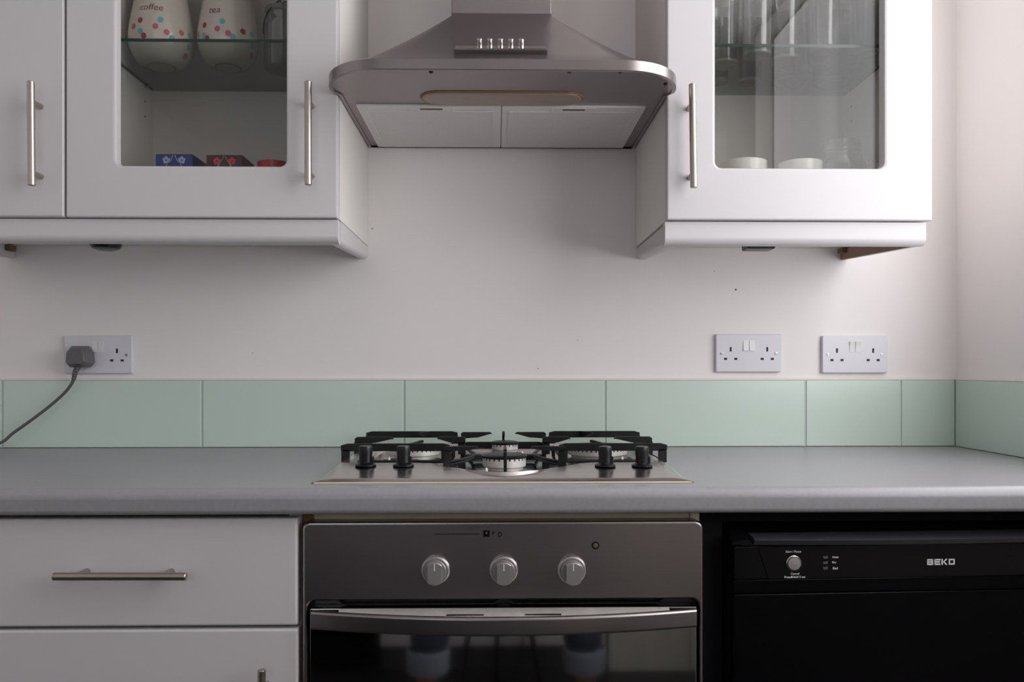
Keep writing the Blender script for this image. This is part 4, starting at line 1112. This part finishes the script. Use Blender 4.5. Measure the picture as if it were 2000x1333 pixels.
J = [(hip, (.15, .11)), ((.03, -2.12, 1.08), (.14, .10)), ((.03, -2.06, 1.28), (.165, .105)), ((.03, -2.02, 1.42), (.12, .085)), ((.03, -1.99, 1.50), .05), ((.03, -1.96, 1.57), (.068, .075)), ((.03, -1.955, 1.66), (.074, .088)), ((.03, -1.97, 1.735), (.05, .06))]
E = [(i, i+1) for i in range(7)]
def add(pts, start):
    p = start
    for c, r in pts: J.append((c, r)); E.append((p, len(J)-1)); p = len(J)-1
    return p
hands = []
for s, lx in ((-1, LX[0]), (1, LX[1])):
    add([((.03+s*.10, -2.12, .86), .085), ((lx-s*.05, -2.06, .48), .055), ((lx-s*.02, -2.03, .30), .052), ((lx, fy, .10), .036), ((lx, fy, .055), .036), ((lx, fy+.06, .035), (.038, .03)), ((lx, fy+.15, .026), (.036, .022))], 0)
    e = add([((.03+s*.19, -2.03, 1.40), .055), ((.03+s*.27, -2.00, 1.17), .04), ((.03+s*.12, -1.965, 1.075), .028), ((.03+s*.085, -1.955, 1.075), (.036, .018))], 3)
    for k in range(4): add([((.03+s*(.055), -1.93+.0*k, 1.105-.021*k), .0088), ((.03+s*.045, -1.90+.002*k, 1.105-.021*k), .008), ((.03+s*.047, -1.876, 1.105-.021*k), .0072)][:2], e)
    add([((.03+s*.075, -1.965, 1.125), .010), ((.03+s*.05, -1.955, 1.142), .009)], e)
bd = skin_mesh('body', J, E, 'skin', pr)
JJ = [(hip, (.162, .125)), ((.03, -2.12, 1.02), (.15, .115))]; EE = [(0, 1)]
for s, lx in ((-1, LX[0]), (1, LX[1])):
    JJ += [((.03+s*.10, -2.12, .85), .10), ((lx-s*.05, -2.06, .48), .072), ((lx-s*.02, -2.025, .30), .068), ((lx, fy-.003, .16), .070)]
    b0 = len(JJ)-4; EE += [(0, b0), (b0, b0+1), (b0+1, b0+2), (b0+2, b0+3)]
jn = skin_mesh('jeans', JJ, EE, 'jeans', pr)
for s, lx in ((-1, LX[0]), (1, LX[1])):
    obj('rolled_cuff', lathe(nb(), [(.056, .085), (.066, .082), (.068, .09), (.070, .14), (.069, .152), (.063, .155), (.058, .14)], (lx-s*.003, fy-.004, .03), 'Z', 28), 'cuff', jn, 60)
    L = []
    for f, wd, hh in ((-.07, .030, .05), (-.06, .040, .085), (.0, .044, .09), (.06, .045, .062), (.13, .048, .045), (.18, .038, .035), (.195, .02, .02)):
        L.append([(lx+wd*x, fy+f, max(.001, hh*z)) for x, z in ((-.9, .0), (-1, .3), (-.85, .75), (-.4, 1), (.4, 1), (.85, .75), (1, .3), (.9, 0))])
    obj('shoe', loft(nb(), L, True, True, True), 'shoe', pr, 60)
SJ = [((.03, -2.12, .98), (.165, .125)), ((.03, -2.12, 1.10), (.158, .118)), ((.03, -2.06, 1.28), (.18, .122)), ((.03, -2.025, 1.42), (.13, .10)), ((.03, -2.01, 1.465), .068)]
SE = [(0, 1), (1, 2), (2, 3), (3, 4)]
for s in (-1, 1):
    SJ += [((.03+s*.19, -2.03, 1.40), .07), ((.03+s*.25, -2.01, 1.22), .056)]; b0 = len(SJ)-2; SE += [(3, b0), (b0, b0+1)]
skin_mesh('shirt', SJ, SE, 'shirt', pr)
hb = nb(); bmesh.ops.create_uvsphere(hb, u_segments=24, v_segments=16, radius=1)
for v in list(hb.verts):
    if v.co.y > .35 and v.co.z < .35: v.co *= .82
    v.co = Vector((.03+v.co.x*.084, -1.972+v.co.y*.10, 1.70+v.co.z*.085))
obj('hair', hb, 'hair', pr, 180)
fx, fyy, fz = .03, -1.955, 1.655
for s in (-1, 1):
    e = nb(); bmesh.ops.create_uvsphere(e, u_segments=14, v_segments=10, radius=.011); bmesh.ops.translate(e, verts=e.verts, vec=(fx+s*.03, fyy+.079, fz)); obj('eye', e, 'print_w', pr, 180)
    e = nb(); bmesh.ops.create_uvsphere(e, u_segments=12, v_segments=8, radius=1)
    for v in e.verts: v.co = Vector((fx+s*.074+v.co.x*.010, fyy-.005+v.co.y*.02, fz-.01+v.co.z*.03))
    obj('ear', e, 'skin', pr, 180)
e = nb(); loft(e, [[(fx-.008, fyy+.078, fz), (fx+.008, fyy+.078, fz), (fx, fyy+.086, fz)], [(fx-.014, fyy+.078, fz-.04), (fx+.014, fyy+.078, fz-.04), (fx, fyy+.104, fz-.036)]], True, True, True); obj('nose', e, 'skin', pr, 60)
e = nb(); bmesh.ops.create_uvsphere(e, u_segments=14, v_segments=8, radius=1)
for v in e.verts: v.co = Vector((fx+v.co.x*.022, fyy+.070+v.co.y*.012, fz-.062+v.co.z*.006))
obj('mouth', e, 'redink', pr, 180)
